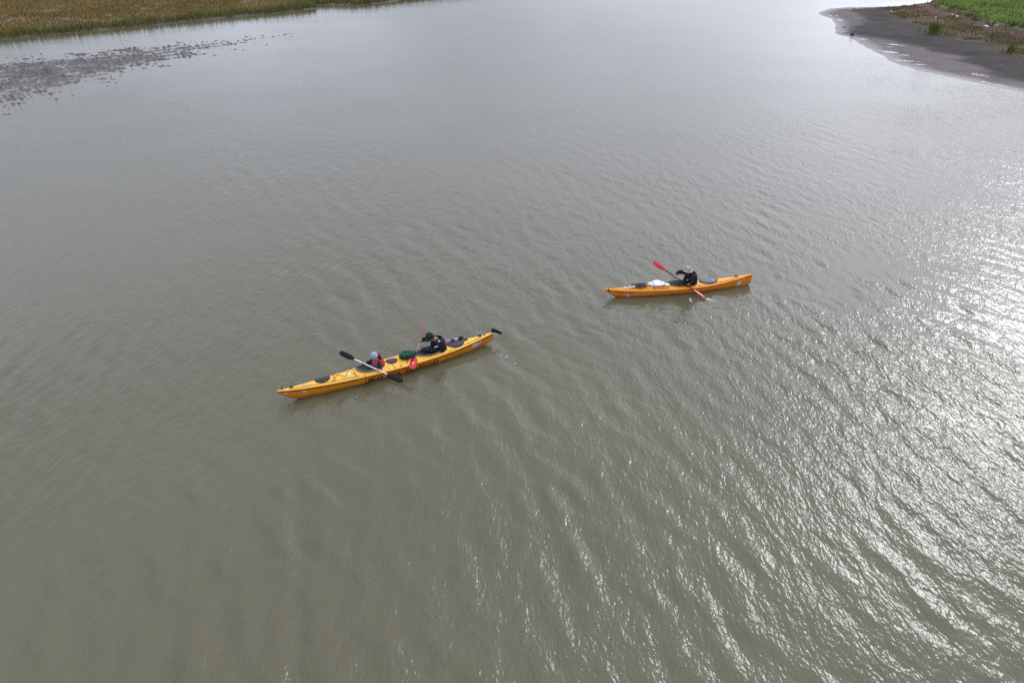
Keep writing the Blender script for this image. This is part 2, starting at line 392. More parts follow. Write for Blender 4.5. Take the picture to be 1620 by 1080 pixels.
# ---- left: half drowned mud ribs
MUDL = [(-60, 60), (-42.2, 67.3), (-40.1, 68.3), (-34.7, 74.1), (-29.3, 78.0), (-23.5, 83.2), (-21.0, 82.3), (-23.7, 75.2), (-26.6, 67.3), (-28.8, 60.3), (-30.0, 53.5), (-30.9, 47.6), (-40, 40)]
xs_ = np.arange(-56, -15, .11); ys_ = np.arange(40, 88, .13); X, Y = np.meshgrid(xs_, ys_)
D = sdist(X, Y, MUDL)
core = np.array([(-44, 52), (-32, 58), (-29.0, 70.0), (-23.5, 80.5)])
ribs = fbm(X, Y, .75, 41, 4, .6, 2.7, .62, R(12)) ; big = fbm(X, Y, 11, 43, 3, .6, 1.6, 1, R(35))
Z = -.060 + .15 * ribs + .012 * big + .040 * sstep(0, 6, D) - .10 * (1 - sstep(-2.5, 3.5, D))
keep = ((D > -3) & in_view(X, Y, 8))[:-1, :-1]
mud_me = grid_mesh('mudflat', X, Y, Z, keep)
attr(mud_me, 'zone', np.clip(Z * 8 + .5, 0, 1))
MM = ground_mat('wet_mud', 'zone', [(0, srgb(92, 83, 80)), (1, srgb(70, 61, 58))], [(0, .14), (.6, .26), (1, .42)], noise=2, bump=.015, spec=.5)
props(link('mudflat', mud_me, MM), kind='structure')

# ---- right: mud, dark gravel, thin saltmarsh turf, a low eroded scarp and a green field
SHORE = [(80, 40), (44, 43), (36.9, 48.6), (34.6, 54.1), (34.0, 55.6), (33.5, 56.8), (32.8, 58.4), (32.3, 59.8), (31.4, 62.6), (31.0, 64.4), (31.0, 66.8), (31.4, 68.9), (32.0, 74.5), (32.7, 80.1),
         (32.3, 82.3), (32.9, 84.6), (34.6, 89.0), (36.3, 94.8), (36.2, 97.6), (37.0, 101.3), (40.0, 105.6), (42.8, 107.2), (47.7, 107.7), (51.7, 107.7), (54.5, 109.8), (57, 114.5), (62, 117.5), (70, 118.2), (84, 117.2), (110, 117.5), (160, 121), (260, 100), (260, 30)]
GRAVEL = [(90, 40), (50, 44), (41, 52), (37.0, 58.0), (36.6, 61.6), (37.5, 68.3), (37.0, 74.1), (35.7, 79.2), (33.6, 83.0), (35.9, 87.0), (39.5, 92.5), (41.5, 99), (41.8, 103), (45, 105.8), (51.7, 106.5), (57, 113), (110, 116), (260, 100), (260, 30)]
TURF = [(120, 40), (60, 46), (46, 57), (42.5, 66.0), (41.5, 68.8), (43.0, 74.0), (42.0, 77.2), (40.7, 81.0), (43.0, 88), (43.5, 92.2), (44.0, 98.1), (44.5, 103.4), (48, 106.0), (52, 106.3), (57, 112), (110, 115), (260, 100), (260, 30)]
CLIFF = [(200, 36), (80, 50), (49, 68), (47.8, 77.6), (47.9, 79.8), (48.2, 83.2), (48.4, 86.3), (49.9, 90.8), (49.4, 93.8), (49.9, 97.0), (50.8, 101.9), (53.5, 106), (57.5, 111), (60.5, 114), (66, 115.6), (84, 115.2), (110, 115.5), (260, 110), (260, 30)]
xs_ = np.arange(28, 130, .3); ys_ = np.arange(44, 124, .3); X, Y = np.meshgrid(xs_, ys_)
wob = .5 * fbm(X, Y, 5, 51, 4); Ds = sdist(X, Y, SHORE) + .2 * wob; Dg = sdist(X, Y, GRAVEL) + 1.3 * wob; Dt = sdist(X, Y, TURF) + 2.0 * wob; Dc = sdist(X, Y, CLIFF) + 1.0 * wob
rib = fbm(X, Y, 1.5, 52, 3, .6, 2.4, .8, R(165))
Z = -.35 + .35 * sstep(-4, 0, Ds) + .0045 * np.clip(Ds, 0, 8) + .034 * rib * sstep(.0, 1.0, Ds) * (1 - sstep(-1, 1, Dg)) + .012 * sstep(-.1, .5, Ds)
Z += .22 * sstep(-.6, 3, Dg) + .02 * fbm(X, Y, .9, 53, 3) * sstep(0, 2, Dg)
Z += .18 * sstep(-.5, 3, Dt) + .07 * fbm(X, Y, 2.5, 54, 5) * sstep(0, 2, Dt)
Z += .34 * sstep(-3.2, -.7, Dc) + .09 * fbm(X, Y, 1.8, 56, 4) * sstep(-4, -2, Dc) * (1 - sstep(-.8, .6, Dc)) + .30 * sstep(-.35, .1, Dc) + .08 * fbm(X, Y, 7, 57, 4) * sstep(0, 2, Dc)
Z = np.where(Ds < -.1, np.minimum(Z, -.02), Z)
zone = .10 * sstep(0, 2, Ds) + .2 * sstep(-.8, .8, Dg) + .2 * sstep(-1, 1, Dt) + .25 * sstep(-3.6, -2.6, Dc) + .2 * sstep(-.5, .1, Dc)
bank_me = grid_mesh('right_bank', X, Y, Z, (Ds > -5)[:-1, :-1]); attr(bank_me, 'zone', zone)
BM = ground_mat('shore_soil', 'zone', [(0, srgb(78, 69, 67)), (.10, srgb(72, 62, 58)), (.16, srgb(62, 54, 50)), (.27, srgb(50, 44, 40)), (.34, srgb(57, 49, 41)), (.46, srgb(78, 67, 48)), (.55, srgb(84, 71, 50)),
                                        (.68, srgb(88, 65, 50)), (.78, srgb(78, 58, 47)), (.90, srgb(78, 70, 50)), (.97, srgb(86, 110, 44))],
                [(0, .36), (.04, .48), (.10, .72), (.2, .85), (.3, .95), (1, .95)], noise=.4, bump=.08, spec=.22)
props(link('right_bank', bank_me, BM), kind='structure')
from mathutils.bvhtree import BVHTree
_bv = BVHTree.FromPolygons([v.co for v in bank_me.vertices], [p.vertices[:] for p in bank_me.polygons])
def bank_z(x, y):
    h = _bv.ray_cast(Vector((x, y, 20)), Vector((0, 0, -1))); return h[0].z if h[0] else 0.

def grid_z(x, y):   # bilinear-ish lookup in the bank height map
    i = np.clip(((y - ys_[0]) / .3).round().astype(int), 0, len(ys_) - 1); j = np.clip(((x - xs_[0]) / .3).round().astype(int), 0, len(xs_) - 1)
    return Z[i, j]
Zb = Z
def f3(x, y, rng):
    return (sdist(x, y, CLIFF) > .1) & in_view(x, y)
x, y = scatter(f3, 46, 100, 60, 122, 220000, 61)
me = blades('field_grass', np.stack([x, y, grid_z(x, y) - .02], 1), .26, .09, .8, 7)
props(link('field_grass', me, grass_mat('field_grass', srgb(122, 144, 62), srgb(78, 92, 54), srgb(156, 164, 96), .22)), 'bright green grass on top of the low eroded scarp at right', 'grass', kind='stuff')
def f4(x, y, rng):
    return (sdist(x, y, TURF) + 1.0 * fbm(x, y, 5, 51, 4) > .3) & (sdist(x, y, CLIFF) < -1.8) & in_view(x, y) & (rng.random(len(x)) < np.clip(.5 + .9 * fbm(x, y, 6, 66, 4), .06, 1))
x, y = scatter(f4, 38, 80, 50, 116, 200000, 62)
me = blades('saltmarsh_turf', np.stack([x, y, grid_z(x, y) - .02], 1), .13, .07, 1.0, 8)
props(link('saltmarsh_turf', me, grass_mat('saltmarsh_turf', srgb(104, 88, 58), srgb(88, 80, 48), srgb(120, 104, 72), .35)), 'sparse brown and olive turf between the dark gravel and the red scarp', 'ground cover', kind='stuff')
# scrub hanging on the scarp lip
def f5(x, y, rng):
    d = sdist(x, y, CLIFF); return (d > -.9) & (d < .7) & in_view(x, y) & (fbm(x, y, 4, 68, 3) > .05)
x, y = scatter(f5, 46, 90, 60, 122, 70000, 63)
me = blades('scarp_scrub', np.stack([x, y, grid_z(x, y) - .03], 1), .3, .10, .8, 9)
props(link('scarp_scrub', me, grass_mat('scarp_scrub', srgb(52, 58, 40), srgb(66, 66, 46), srgb(84, 82, 50), .5)), 'dark low scrub along the broken lip of the scarp', 'ground cover', kind='stuff')

# far shores beyond the top of the picture
def slab(name, pts, z, m):
    n = len(pts); v = [(x, y, z) for x, y in pts] + [(x, y, -.6) for x, y in pts]
    f = [list(range(n))] + [[i, (i + 1) % n + 0, (i + 1) % n + n, i + n] for i in range(n)]
    o = link(name, mesh_from(name, v, f, False), m); return props(o, kind='structure')
FARM = mat('far_marsh', srgb(104, 92, 56), .9, .3, .02)
def ragged(pts, seed, amp=3):
    rng = np.random.default_rng(seed); o = []
    for i in range(len(pts)):
        a, b_ = np.array(pts[i], float), np.array(pts[(i + 1) % len(pts)], float); k = max(2, int(np.hypot(*(b_ - a)) / 25)); k = min(k, 40)
        for j in range(k): o.append(tuple(a + (b_ - a) * j / k + rng.normal(0, amp, 2) * (j > 0)))
    return o
slab('far_marsh', [(-10, 200), (40, 215), (95, 300), (70, 700), (-700, 700), (-700, 60), (-130, 60), (-130, 199)], .3, FARM)
slab('far_shore', ragged([(40, 127.5), (47.5, 119.5), (53, 118.6), (57, 119.4), (60.5, 121.8), (64, 127), (64, 133), (45, 134)], 4, .4), .10, MM)
slab('far_field', ragged([(130, 128), (330, 120), (900, 240), (900, 900), (240, 900), (130, 300)], 5), 1.0, FARM)
slab('far_land', ragged([(-2800, 1300), (-600, 1050), (300, 1150), (1400, 1000), (2900, 1400), (2900, 4800), (-2800, 4800)], 6, 12), 3.0, FARM)

# ---- single things on the banks
def tuft(x, y, h, r, n, c, label, cat='grass tuft', grp=None):
    rng = np.random.default_rng(int(x * 10)); a = rng.random(n) * 6.283; q = r * np.sqrt(rng.random(n)) * .6
    me = blades('grass_tuft', np.stack([np.cos(a) * q, np.sin(a) * q, np.full(n, -.02)], 1), h, .05, .7, int(y))
    o = link('grass_tuft', me, c); o.location = (x, y, bank_z(x, y)); return props(o, label, cat, grp)
TG = grass_mat('tuft_green', srgb(74, 90, 40), srgb(96, 104, 48), srgb(150, 136, 84), 2.0)
tuft(40.9, 80.6, .85, .6, 420, TG, 'tall green tussock with straw tips standing alone at the gravel edge')
tuft(41.9, 69.0, .5, .4, 220, TG, 'small dark green tussock beside the gravel near the right edge of the photo')
tuft(44.0, 67.2, .6, .8, 360, grass_mat('tuft_olive', srgb(84, 84, 42), srgb(104, 92, 50), srgb(140, 120, 70), 1.5), 'wide olive tussock at the right edge of the photo')

rg = np.random.default_rng(12); n_ = 1500;
cl_ = [(40.9, 80.8, 1.2), (41.9, 69.2, 1.0), (44.0, 67.4, 1.4), (43.4, 73.6, .9), (43.6, 84.2, 1.0), (44.6, 78.4, 1.1), (46.0, 88.5, 1.2), (45.6, 72.0, 1.2)]
cl_ = [(a_ + 1.0, b_, c_ * .8) for a_, b_, c_ in cl_]; ii = rg.integers(0, len(cl_), n_); px_ = np.array([cl_[i][0] for i in ii]) + rg.normal(0, 1, n_) * np.array([cl_[i][2] for i in ii]); py_ = np.array([cl_[i][1] for i in ii]) + rg.normal(0, 1, n_) * np.array([cl_[i][2] for i in ii]) * 1.3
me = blades('loose_shoots', np.stack([px_, py_, grid_z(px_, py_) - .02], 1), .3, .05, .8, 17)
props(link('loose_shoots', me, TG), 'loose green shoots thinning out round the tussocks on the turf', 'ground cover', kind='stuff')

def rock_mesh(rx, ry, rz, seed, n=3):
    bm = bmesh.new(); bmesh.ops.create_icosphere(bm, subdivisions=n, radius=1)
    rng = random.Random(seed); o = [Vector((rng.uniform(-1, 1), rng.uniform(-1, 1), rng.uniform(-1, 1))).normalized() for _ in range(9)]; h = [rng.uniform(.55, .95) for _ in o]
    for v in bm.verts:
        for d, k in zip(o, h):
            q = v.co.dot(d)
            if q > k: v.co -= d * (q - k)
        v.co.x *= rx; v.co.y *= ry; v.co.z *= rz
    me = bpy.data.meshes.new('rock'); bm.to_mesh(me); bm.free(); return me
RK = mat('dark_rock', srgb(54, 46, 44), .7, .3, 6, bump=.02, bscale=14)
PALE = mat('pale_stone', srgb(205, 196, 180), .8, .15, 5, bump=.01, bscale=20)
GREYS = mat('grey_stone', srgb(128, 120, 112), .85, .2, 5, bump=.01, bscale=20)
def rock(x, y, rx, ry, rz, m, label, grp=None, seed=1):
    o = link('rock', rock_mesh(rx, ry, rz, seed, 2), m); o.location = (x, y, bank_z(x, y) + rz * .45); o.rotation_euler = (0, 0, seed)
    return props(o, label, 'rock', grp)
rock(33.55, 81.6, .24, .2, .18, RK, 'dark round rock on the mud at the water edge of the right bank', seed=3)
rock(35.0, 87.6, .42, .2, .07, RK, 'low flat dark slab lying on the wet mud spit', seed=4)
rock(46.9, 82.4, .36, .22, .14, PALE, 'largest pale stone below the red scarp at right', seed=5)
rock(47.5, 81.6, .3, .25, .14, GREYS, 'grey stone just in front of the largest pale stone', seed=6)
rock(44.6, 98.7, .24, .16, .1, PALE, 'pale stone alone on the dark gravel at the turf edge', seed=7)
SC = [(47.9, 90.2, .2, PALE, 'pale stone at the top of the stone line below the scarp'), (46.6, 92.0, .2, PALE, 'pale stone nearest the green patch on the brown turf'),
      (46.2, 94.6, .18, GREYS, 'grey stone lying high on the turf, left of the pale ones'), (47.4, 87.6, .18, PALE, 'upright pale stone midway along the foot of the scarp'),
      (48.3, 91.9, .16, PALE, 'whitish stone stuck in the scarp face under the grass lip'), (48.6, 105.2, .16, GREYS, 'small grey stone by the far water edge of the spit'),
      (46.9, 84.6, .12, GREYS, 'small grey stone just beyond the largest pale stone')]
for x, y, r, m_, lab in SC:
    rock(x, y, r * .95, r * .75, r * .5, m_, lab, 'stones scattered below the scarp', seed=int(x * 7) % 50)

def bird(x, y, rz, label, s_=1.0):
    """a wader standing on the mud rib: body with head and bill as one mesh, legs"""
    root = bpy.data.objects.new('wading_bird', None); COL.objects.link(root); root.location = (x, y, 0); root.rotation_euler = (0, 0, rz); root.scale = (s_,) * 3
    prof = [(-.20, .30, .008), (-.13, .29, .035), (-.04, .28, .075), (.05, .285, .078), (.11, .32, .05), (.14, .38, .03), (.155, .43, .034), (.18, .445, .032), (.205, .44, .018), (.25, .43, .008), (.32, .41, .003)]
    v = []; f = []; K = 10
    for (px, pz, r) in prof:
        for k in range(K):
            a = k / K * 6.283; v.append((px, r * math.cos(a), pz + r * math.sin(a) * (.95)))
    for i in range(len(prof) - 1):
        for k in range(K): f.append((i * K + k, i * K + (k + 1) % K, (i + 1) * K + (k + 1) % K, (i + 1) * K + k))
    f.append(tuple(range(K))[::-1]); f.append(tuple((len(prof) - 1) * K + k for k in range(K)))
    link('body', mesh_from('body', v, f), BIRD, root)
    for s2 in (-1, 1):
        link('leg', tube_mesh([(0, .025 * s2, .24), (-.012, .028 * s2, .12), (.0, .03 * s2, -.02)], .007, 6), BIRD, root)
    return props(root, label, 'bird', 'wading birds on the left mudflat')

BIRD = mat('bird_plumage', srgb(46, 42, 42), .8, .2, 30)
bird(-39.9, 68.0, 2.6, 'dark wader standing on the left mudflat, nearer the left edge of the photo', .6)
bird(-39.8, 69.2, 2.9, 'dark wader on the left mudflat, right of the other wader', .6)

# ------------------------------------------------------------------ materials for boats and people
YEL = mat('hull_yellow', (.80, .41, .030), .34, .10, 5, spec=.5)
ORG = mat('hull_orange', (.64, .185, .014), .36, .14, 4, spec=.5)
SHADED_Y = mat('hull_side_shaded', (.60, .20, .010), .42, .16, 2.5, bump=.001, bscale=30)  # tandem's shaded side put into the colour: darker, more orange than its deck
BLK = mat('black_rubber', (.012, .012, .014), .5, .2, 20, spec=.15)
BLKG = mat('black_gloss', (.010, .011, .014), .28, .2, 8, spec=.15)
NAVY = mat('hatch_rubber', (.018, .021, .036), .5, .25, 12, bump=.002, bscale=30)
COAM = mat('coaming_plastic', (.10, .09, .12), .35, .15, 8)
SKIRT = mat('spraydeck_fabric', (.012, .022, .026), .6, .3, 9, bump=.006, bscale=10, spec=.15)
LINE = mat('deck_cord', (.16, .045, .012), .7, .2, 30)
DLINE = mat('dark_cord', (.015, .013, .012), .7, .2, 30, spec=.15)
INK = mat('lettering_black', (.012, .006, .004), .6, .1, 5, spec=.15)
WHT = mat('white_plastic', (.75, .75, .73), .35, .05, 8)
RED = mat('red_blade', (.52, .010, .018), .3, .1, 6)
DRED = mat('red_rim', (.30, .02, .03), .4, .1, 6)
SILV = mat('metal_shaft', (.55, .54, .55), .35, .05, 8, metallic=.3)
GREY = mat('grey_shaft', (.22, .22, .22), .4, .05, 8)
SKIN = mat('skin', (.52, .27, .19), .5, .12, 20)
TANS = mat('tanned_skin', (.30, .145, .09), .5, .12, 20)
JACK = mat('black_jacket', (.010, .011, .014), .65, .35, 9, bump=.010, bscale=14, spec=.15)
PFDB = mat('black_vest', (.016, .015, .026), .7, .3, 9, bump=.008, bscale=12, spec=.15)
SLEV = mat('dark_green_sleeve', (.010, .022, .020), .65, .3, 9, bump=.008, bscale=16, spec=.15)
PFDR = mat('red_vest', (.34, .028, .035), .65, .22, 9, bump=.006, bscale=14)
PFDO = mat('vest_pocket', (.50, .045, .035), .6, .15, 9, bump=.004, bscale=20)
BEAN = mat('grey_knit', (.30, .33, .38), .9, .18, 26, bump=.004, bscale=70)
CAPB = mat('black_cap', (.014, .020, .022), .6, .3, 20, spec=.15)
HATT = mat('beige_cloth', (.36, .29, .215), .85, .15, 12, bump=.004, bscale=20)
HATB = mat('hat_band', (.20, .13, .10), .85, .15, 12)
HAIR = mat('dark_hair', (.02, .014, .010), .7, .3, 30)
EYE = mat('eye_dark', (.01, .008, .008), .3, 0, 5)
LIP = mat('lip', (.36, .12, .10), .5, 0, 5)
NETG = mat('green_net', (.016, .12, .05), .6, .35, 14, bump=.01, bscale=18)
DRKG = mat('dark_bag', (.012, .026, .024), .6, .35, 12, bump=.01, bscale=12, spec=.15)
BAGW = mat('white_dry_bag', (.70, .70, .68), .4, .06, 6, bump=.01, bscale=6)
PINK = mat('faded_pink', (.55, .33, .27), .5, .15, 12)
BLUE = mat('blue_band', (.02, .03, .30), .45, .15, 12)
CYAN = mat('pale_blue_print', (.38, .52, .62), .4, .1, 12)
ORED = mat('orange_print', (.62, .11, .01), .4, .1, 12)

def interp(tab, s):
    for (a, va), (b, vb) in zip(tab, tab[1:]):
        if s <= b:
            t = (s - a) / (b - a); t = t * t * (3 - 2 * t) if False else t
            return va + (vb - va) * t
    return tab[-1][1]
def smooth_tab(tab):
    # Catmull-Rom through the table points
    xs = [a for a, _ in tab]; ys = [b for _, b in tab]
    def f(s):
        s = min(max(s, xs[0]), xs[-1])
        i = max(j for j in range(len(xs) - 1) if xs[j] <= s) if s < xs[-1] else len(xs) - 2
        t = (s - xs[i]) / (xs[i + 1] - xs[i]); h = xs[i + 1] - xs[i]
        m0 = (ys[i + 1] - ys[max(i - 1, 0)]) / (xs[i + 1] - xs[max(i - 1, 0)]); m1 = (ys[min(i + 2, len(xs) - 1)] - ys[i]) / (xs[min(i + 2, len(xs) - 1)] - xs[i])
        return (2 * t ** 3 - 3 * t ** 2 + 1) * ys[i] + (t ** 3 - 2 * t ** 2 + t) * h * m0 + (-2 * t ** 3 + 3 * t ** 2) * ys[i + 1] + (t ** 3 - t ** 2) * h * m1
    return f

class Hull:
    """s = 0 at the bow tip, L at the stern; half breadth, sheer, keel and deck ridge by table"""
    def __init__(h, L, hw, sheer, keel, ridge): h.L = L; h.hw, h.sh, h.ke, h.ri = map(smooth_tab, (hw, sheer, keel, ridge))
    def deck(h, s, y):      # deck height at lateral y
        w = max(h.hw(s), .004); u = min(abs(y) / w, 1)
        return h.sh(s) + h.ri(s) * (1 - u ** 1.7)
    def side(h, s, v):      # v 0 at sheer .. 1 at keel (port side)
        w, a, k = h.hw(s), h.sh(s), h.ke(s)
        y = w * (1 - .10 * v - .90 * v ** 3.4); z = a + (k - a) * (v ** .92); return y, z
    def hull_mesh(h, n=72, m=12):
        v = []; f = []
        for i in range(n + 1):
            s = h.L * (.5 - .5 * math.cos(math.pi * i / n))
            row = []
            for j in range(-m, m + 1):
                t = 1 - abs(j) / m; y, z = h.side(s, t)
                row.append((s, y * (1 if j > 0 else -1 if j < 0 else 0), z))
            v += row
        K = 2 * m + 1
        for i in range(n):
            for j in range(K - 1): f.append((i * K + j, (i + 1) * K + j, (i + 1) * K + j + 1, i * K + j + 1))
        f.append(tuple(range(K))); f.append(tuple(n * K + j for j in range(K))[::-1])
        return mesh_from('hull', v, f)
    def deck_mesh(h, n=90, m=9):
        v = []; f = []
        for i in range(n + 1):
            s = h.L * (.5 - .5 * math.cos(math.pi * i / n)); w = h.hw(s) + .006
            for j in range(-m, m + 1):
                y = w * j / m; v.append((s, y, h.deck(s, min(abs(y), h.hw(s))) + .004))
        K = 2 * m + 1
        for i in range(n):
            for j in range(K - 1): f.append((i * K + j, (i + 1) * K + j, (i + 1) * K + j + 1, i * K + j + 1))
        # lip under the edge
        b = len(v)
        for i in range(n + 1):
            s = v[i * K][0]; w = h.hw(s) + .006
            v.append((s, -w, h.sh(s) - .018)); v.append((s, w, h.sh(s) - .018))
        for i in range(n):
            f.append((b + 2 * i, b + 2 * i + 2, (i + 1) * K, i * K)); f.append((i * K + K - 1, (i + 1) * K + K - 1, b + 2 * i + 3, b + 2 * i + 1))
        return mesh_from('deck', v, f)
    def seam(h, n=60):
        v = []; f = []
        ms = []
        for sgn in (-1, 1):
            pts = [(s, sgn * (h.side(s, .05)[0] + .011), h.side(s, .05)[1] - .016) for s in [.02 + (h.L - .04) * i / n for i in range(n + 1)]]
            ms.append(tube_mesh(pts, .009, 6))
        return join_meshes('seam', ms)
    def oval(h, s0, s1, hw_, dz=.012, n=28, y0=0., p=2.0, rings=5, dome=.012, dish=False):
        """a lid that follows the deck"""
        v = []; f = []; cs = (s0 + s1) / 2; a = (s1 - s0) / 2
        def P(r, k):
            t = k / n * 2 * math.pi; c, s_ = math.cos(t), math.sin(t)
            x = cs + a * r * math.copysign(abs(c) ** (2 / p), c); y = y0 + hw_ * r * math.copysign(abs(s_) ** (2 / p), s_)
            return x, y
        v.append((cs, y0, h.deck(cs, y0) + dz + (dome if not dish else -dome)))
        for q in range(1, rings + 1):
            r = q / rings
            for k in range(n):
                x, y = P(r, k); v.append((x, y, h.deck(x, y) + dz + (1 - r * r) * (dome if not dish else -dome)))
        for k in range(n):
            x, y = P(1.03, k); v.append((x, y, h.deck(x, y) - .006))
        for k in range(n): f.append((0, 1 + k, 1 + (k + 1) % n))
        for q in range(rings):
            o = 1 + q * n
            for k in range(n): f.append((o + k, o + n + k, o + n + (k + 1) % n, o + (k + 1) % n))
        return mesh_from('lid', v, f)
    def ring(h, s0, s1, hw_, r=.016, n=40, dz=.03, p=2.0, lift=None):
        pts = []; cs = (s0 + s1) / 2; a = (s1 - s0) / 2
        for k in range(n):
            t = k / n * 2 * math.pi; c, s_ = math.cos(t), math.sin(t)
            x = cs + a * math.copysign(abs(c) ** (2 / p), c); y = hw_ * math.copysign(abs(s_) ** (2 / p), s_)
            pts.append((x, y, h.deck(x, y) + dz + (lift(x) if lift else 0)))
        return tube_mesh(pts, r, 8, closed=True)
    def cord(h, pts, r=.005, dz=.008, n=10):
        out = []
        for (a, b) in zip(pts, pts[1:]):
            for i in range(n):
                t = i / n; s, y = a[0] + (b[0] - a[0]) * t, a[1] + (b[1] - a[1]) * t; out.append((s, y, h.deck(s, y) + dz))
        out.append((pts[-1][0], pts[-1][1], h.deck(*pts[-1]) + dz))
        return tube_mesh(out, r, 5)
    def patch(h, s0, s1, v0, v1, off=.004, n=8, shear=0.):
        """a flat sticker hugging the port side"""
        v = []; f = []; m = 4
        for i in range(n + 1):
            for j in range(m + 1):
                vv = v0 + (v1 - v0) * j / m; s = s0 + (s1 - s0) * i / n + shear * (j / m - .5); y, z = h.side(s, vv); v.append((s, -(y + off), z))
        for i in range(n):
            for j in range(m): f.append((i * (m + 1) + j, i * (m + 1) + j + 1, (i + 1) * (m + 1) + j + 1, (i + 1) * (m + 1) + j))
        return mesh_from('sticker', v, f)
    def cockpit(h, s0, s1, hw_, tx, ty, tr, th):
        """spray deck: from the coaming ring up to the paddler's waist tunnel"""
        v = []; f = []; n = 36; cs = (s0 + s1) / 2; a = (s1 - s0) / 2; R_ = 7
        for q in range(R_ + 1):
            r = q / R_
            for k in range(n):
                t = k / n * 2 * math.pi; c, s_ = math.cos(t), math.sin(t)
                x0, y0 = cs + a * c, hw_ * s_; x1, y1 = tx + tr * c, ty + tr * 1.15 * s_
                x, y = x0 + (x1 - x0) * r, y0 + (y1 - y0) * r
                z0 = h.deck(x0, y0) + .045; e = r ** 2.2
                z = z0 + (th - z0) * e - .035 * math.sin(math.pi * r) + .006 * math.sin(5 * t + 7 * r) * r * (1 - r) * 4
                v.append((x, y, max(z, h.deck(x, y) + .008)))
        for q in range(R_):
            for k in range(n): f.append((q * n + k, q * n + (k + 1) % n, (q + 1) * n + (k + 1) % n, (q + 1) * n + k))
        f.append(tuple(R_ * n + k for k in range(n)))
        return mesh_from('spraydeck', v, f)

def thing(name, label, cat, M, base, group=None):
    """an Empty at the thing's base; its parts are modelled in boat coordinates and shifted to it"""
    o = bpy.data.objects.new(name, None); COL.objects.link(o); o.empty_display_size = .2
    o.matrix_world = M @ Matrix.Translation(base); o['base'] = 0; del o['base']
    o_base[o.name] = Vector(base)
    return props(o, label, cat, group)
o_base = {}
def part(name, me, m, root, parent=None, label=None):
    if parent is None or not me.get('shifted'):
        me.transform(Matrix.Translation(-o_base[root.name])); me['shifted'] = 1
    o = link(name, me, m, parent or root)
    if label: o['label'] = label
    return o

def letters(text, size, h, s_start, v0, root, m, parent):
    """flat lettering wrapped on the port side of a hull; each word is one part"""
    for (word, s0, s1) in text:
        cu = bpy.data.curves.new('w', 'FONT'); cu.body = word; cu.size = size; cu.extrude = 0; cu.offset = .005; cu.resolution_u = 2
        to = bpy.data.objects.new('w', cu); COL.objects.link(to)
        dg = bpy.context.evaluated_depsgraph_get(); me = bpy.data.meshes.new_from_object(to.evaluated_get(dg)); bpy.data.objects.remove(to)
        xs__ = [v.co.x for v in me.vertices]; w = max(xs__) - min(xs__); x0 = min(xs__)
        bm = bmesh.new(); bm.from_mesh(me)
        bmesh.ops.triangulate(bm, faces=bm.faces[:]); bmesh.ops.subdivide_edges(bm, edges=[e for e in bm.edges if e.calc_length() > size * .25], cuts=2)
        for v in bm.verts:
            s = s0 + (v.co.x - x0) / w * (s1 - s0); vv = v0 - v.co.y / size * LH
            y, z = h.side(s, max(0, vv)); v.co = Vector((s, -(y + .003), z))
        bm.to_mesh(me); bm.free(); me.name = 'lettering'
        part('lettering', me, m, root, parent)
LH = .50

# ------------------------------------------------------------------ the tandem kayak
HD = Hull(LD, [(0, .006), (.25, .045), (.8, .13), (1.6, .225), (2.5, .295), (3.3, .315), (4.1, .30), (4.9, .225), (5.6, .115), (5.95, .05), (6.13, .022)],
          [(0, .37), (.5, .315), (1.5, .265), (3.0, .245), (4.5, .25), (5.5, .285), (6.13, .335)],
          [(0, .33), (.12, .22), (.30, .09), (.55, -.03), (1.2, -.09), (3, -.12), (5.0, -.10), (5.6, -.05), (5.95, .04), (6.13, .12)],
          [(0, .012), (.5, .045), (1.2, .085), (2.0, .11), (2.6, .10), (3.3, .085), (4.0, .10), (4.8, .075), (5.5, .05), (6.13, .01)])
KD = thing('kayak', 'long yellow tandem sea kayak with black lettering on its side and a black rudder', 'kayak', FD, (3.0, 0, 0), 'yellow and orange kayaks on the river')
hull = part('hull', HD.hull_mesh(), SHADED_Y, KD); deck = part('deck', HD.deck_mesh(), YEL, KD)
part('seam', HD.seam(), DLINE, KD, label='dark seam line between deck and hull')
letters([('LIMOSA', 2.20, 2.70), ('KAYAK', 2.78, 3.19), ('EXCURSIONES', 3.32, 4.30)], .2, HD, 0, .565, KD, INK, hull)
part('emblem', HD.patch(3.215, 3.285, .12, .62), ORED, KD, hull, 'small orange emblem between the words')
part('sticker', HD.patch(.60, .68, .12, .35), PINK, KD, hull, 'small pale round sticker near the bow')
part('sticker', HD.patch(.16, .24, .25, .55), PINK, KD, hull, 'pale pinkish scuff sticker at the stem')
part('sticker', HD.patch(5.40, 5.62, .10, .36), CYAN, KD, hull, 'pale blue and white sticker below the rear deck')
part('sticker', HD.patch(5.64, 5.72, .06, .34), PINK, KD, hull, 'pinkish round sticker beside the blue one')
part('sticker', HD.oval(.60, .76, .035, .005, 16, -.01, rings=2, dome=.003), PINK, KD, deck, 'pale pink patch on the foredeck')
for (a, b, w, nm) in ((.97, 1.36, .115, 'front'), (2.90, 3.20, .125, 'middle'), (4.70, 5.20, .165, 'rear')):
    hc = part('hatch_cover', HD.oval(a, b, w, .020, dome=.02), NAVY, KD, label=nm + ' black oval hatch cover')
    part('rim', HD.ring(a, b, w, .011, dz=.012), BLK, KD, hc)
c1 = part('coaming', HD.ring(2.06, 2.84, .215, .017, dz=.042), COAM, KD, label='front cockpit coaming, violet grey')
part('spraydeck', HD.cockpit(2.06, 2.84, .215, 2.70, 0, .13, .39), SKIRT, KD, c1)
c2 = part('coaming', HD.ring(3.72, 4.60, .225, .017, dz=.042), COAM, KD, label='rear cockpit coaming')
part('spraydeck', HD.cockpit(3.72, 4.60, .225, 4.43, 0, .17, .42), SKIRT, KD, c2)
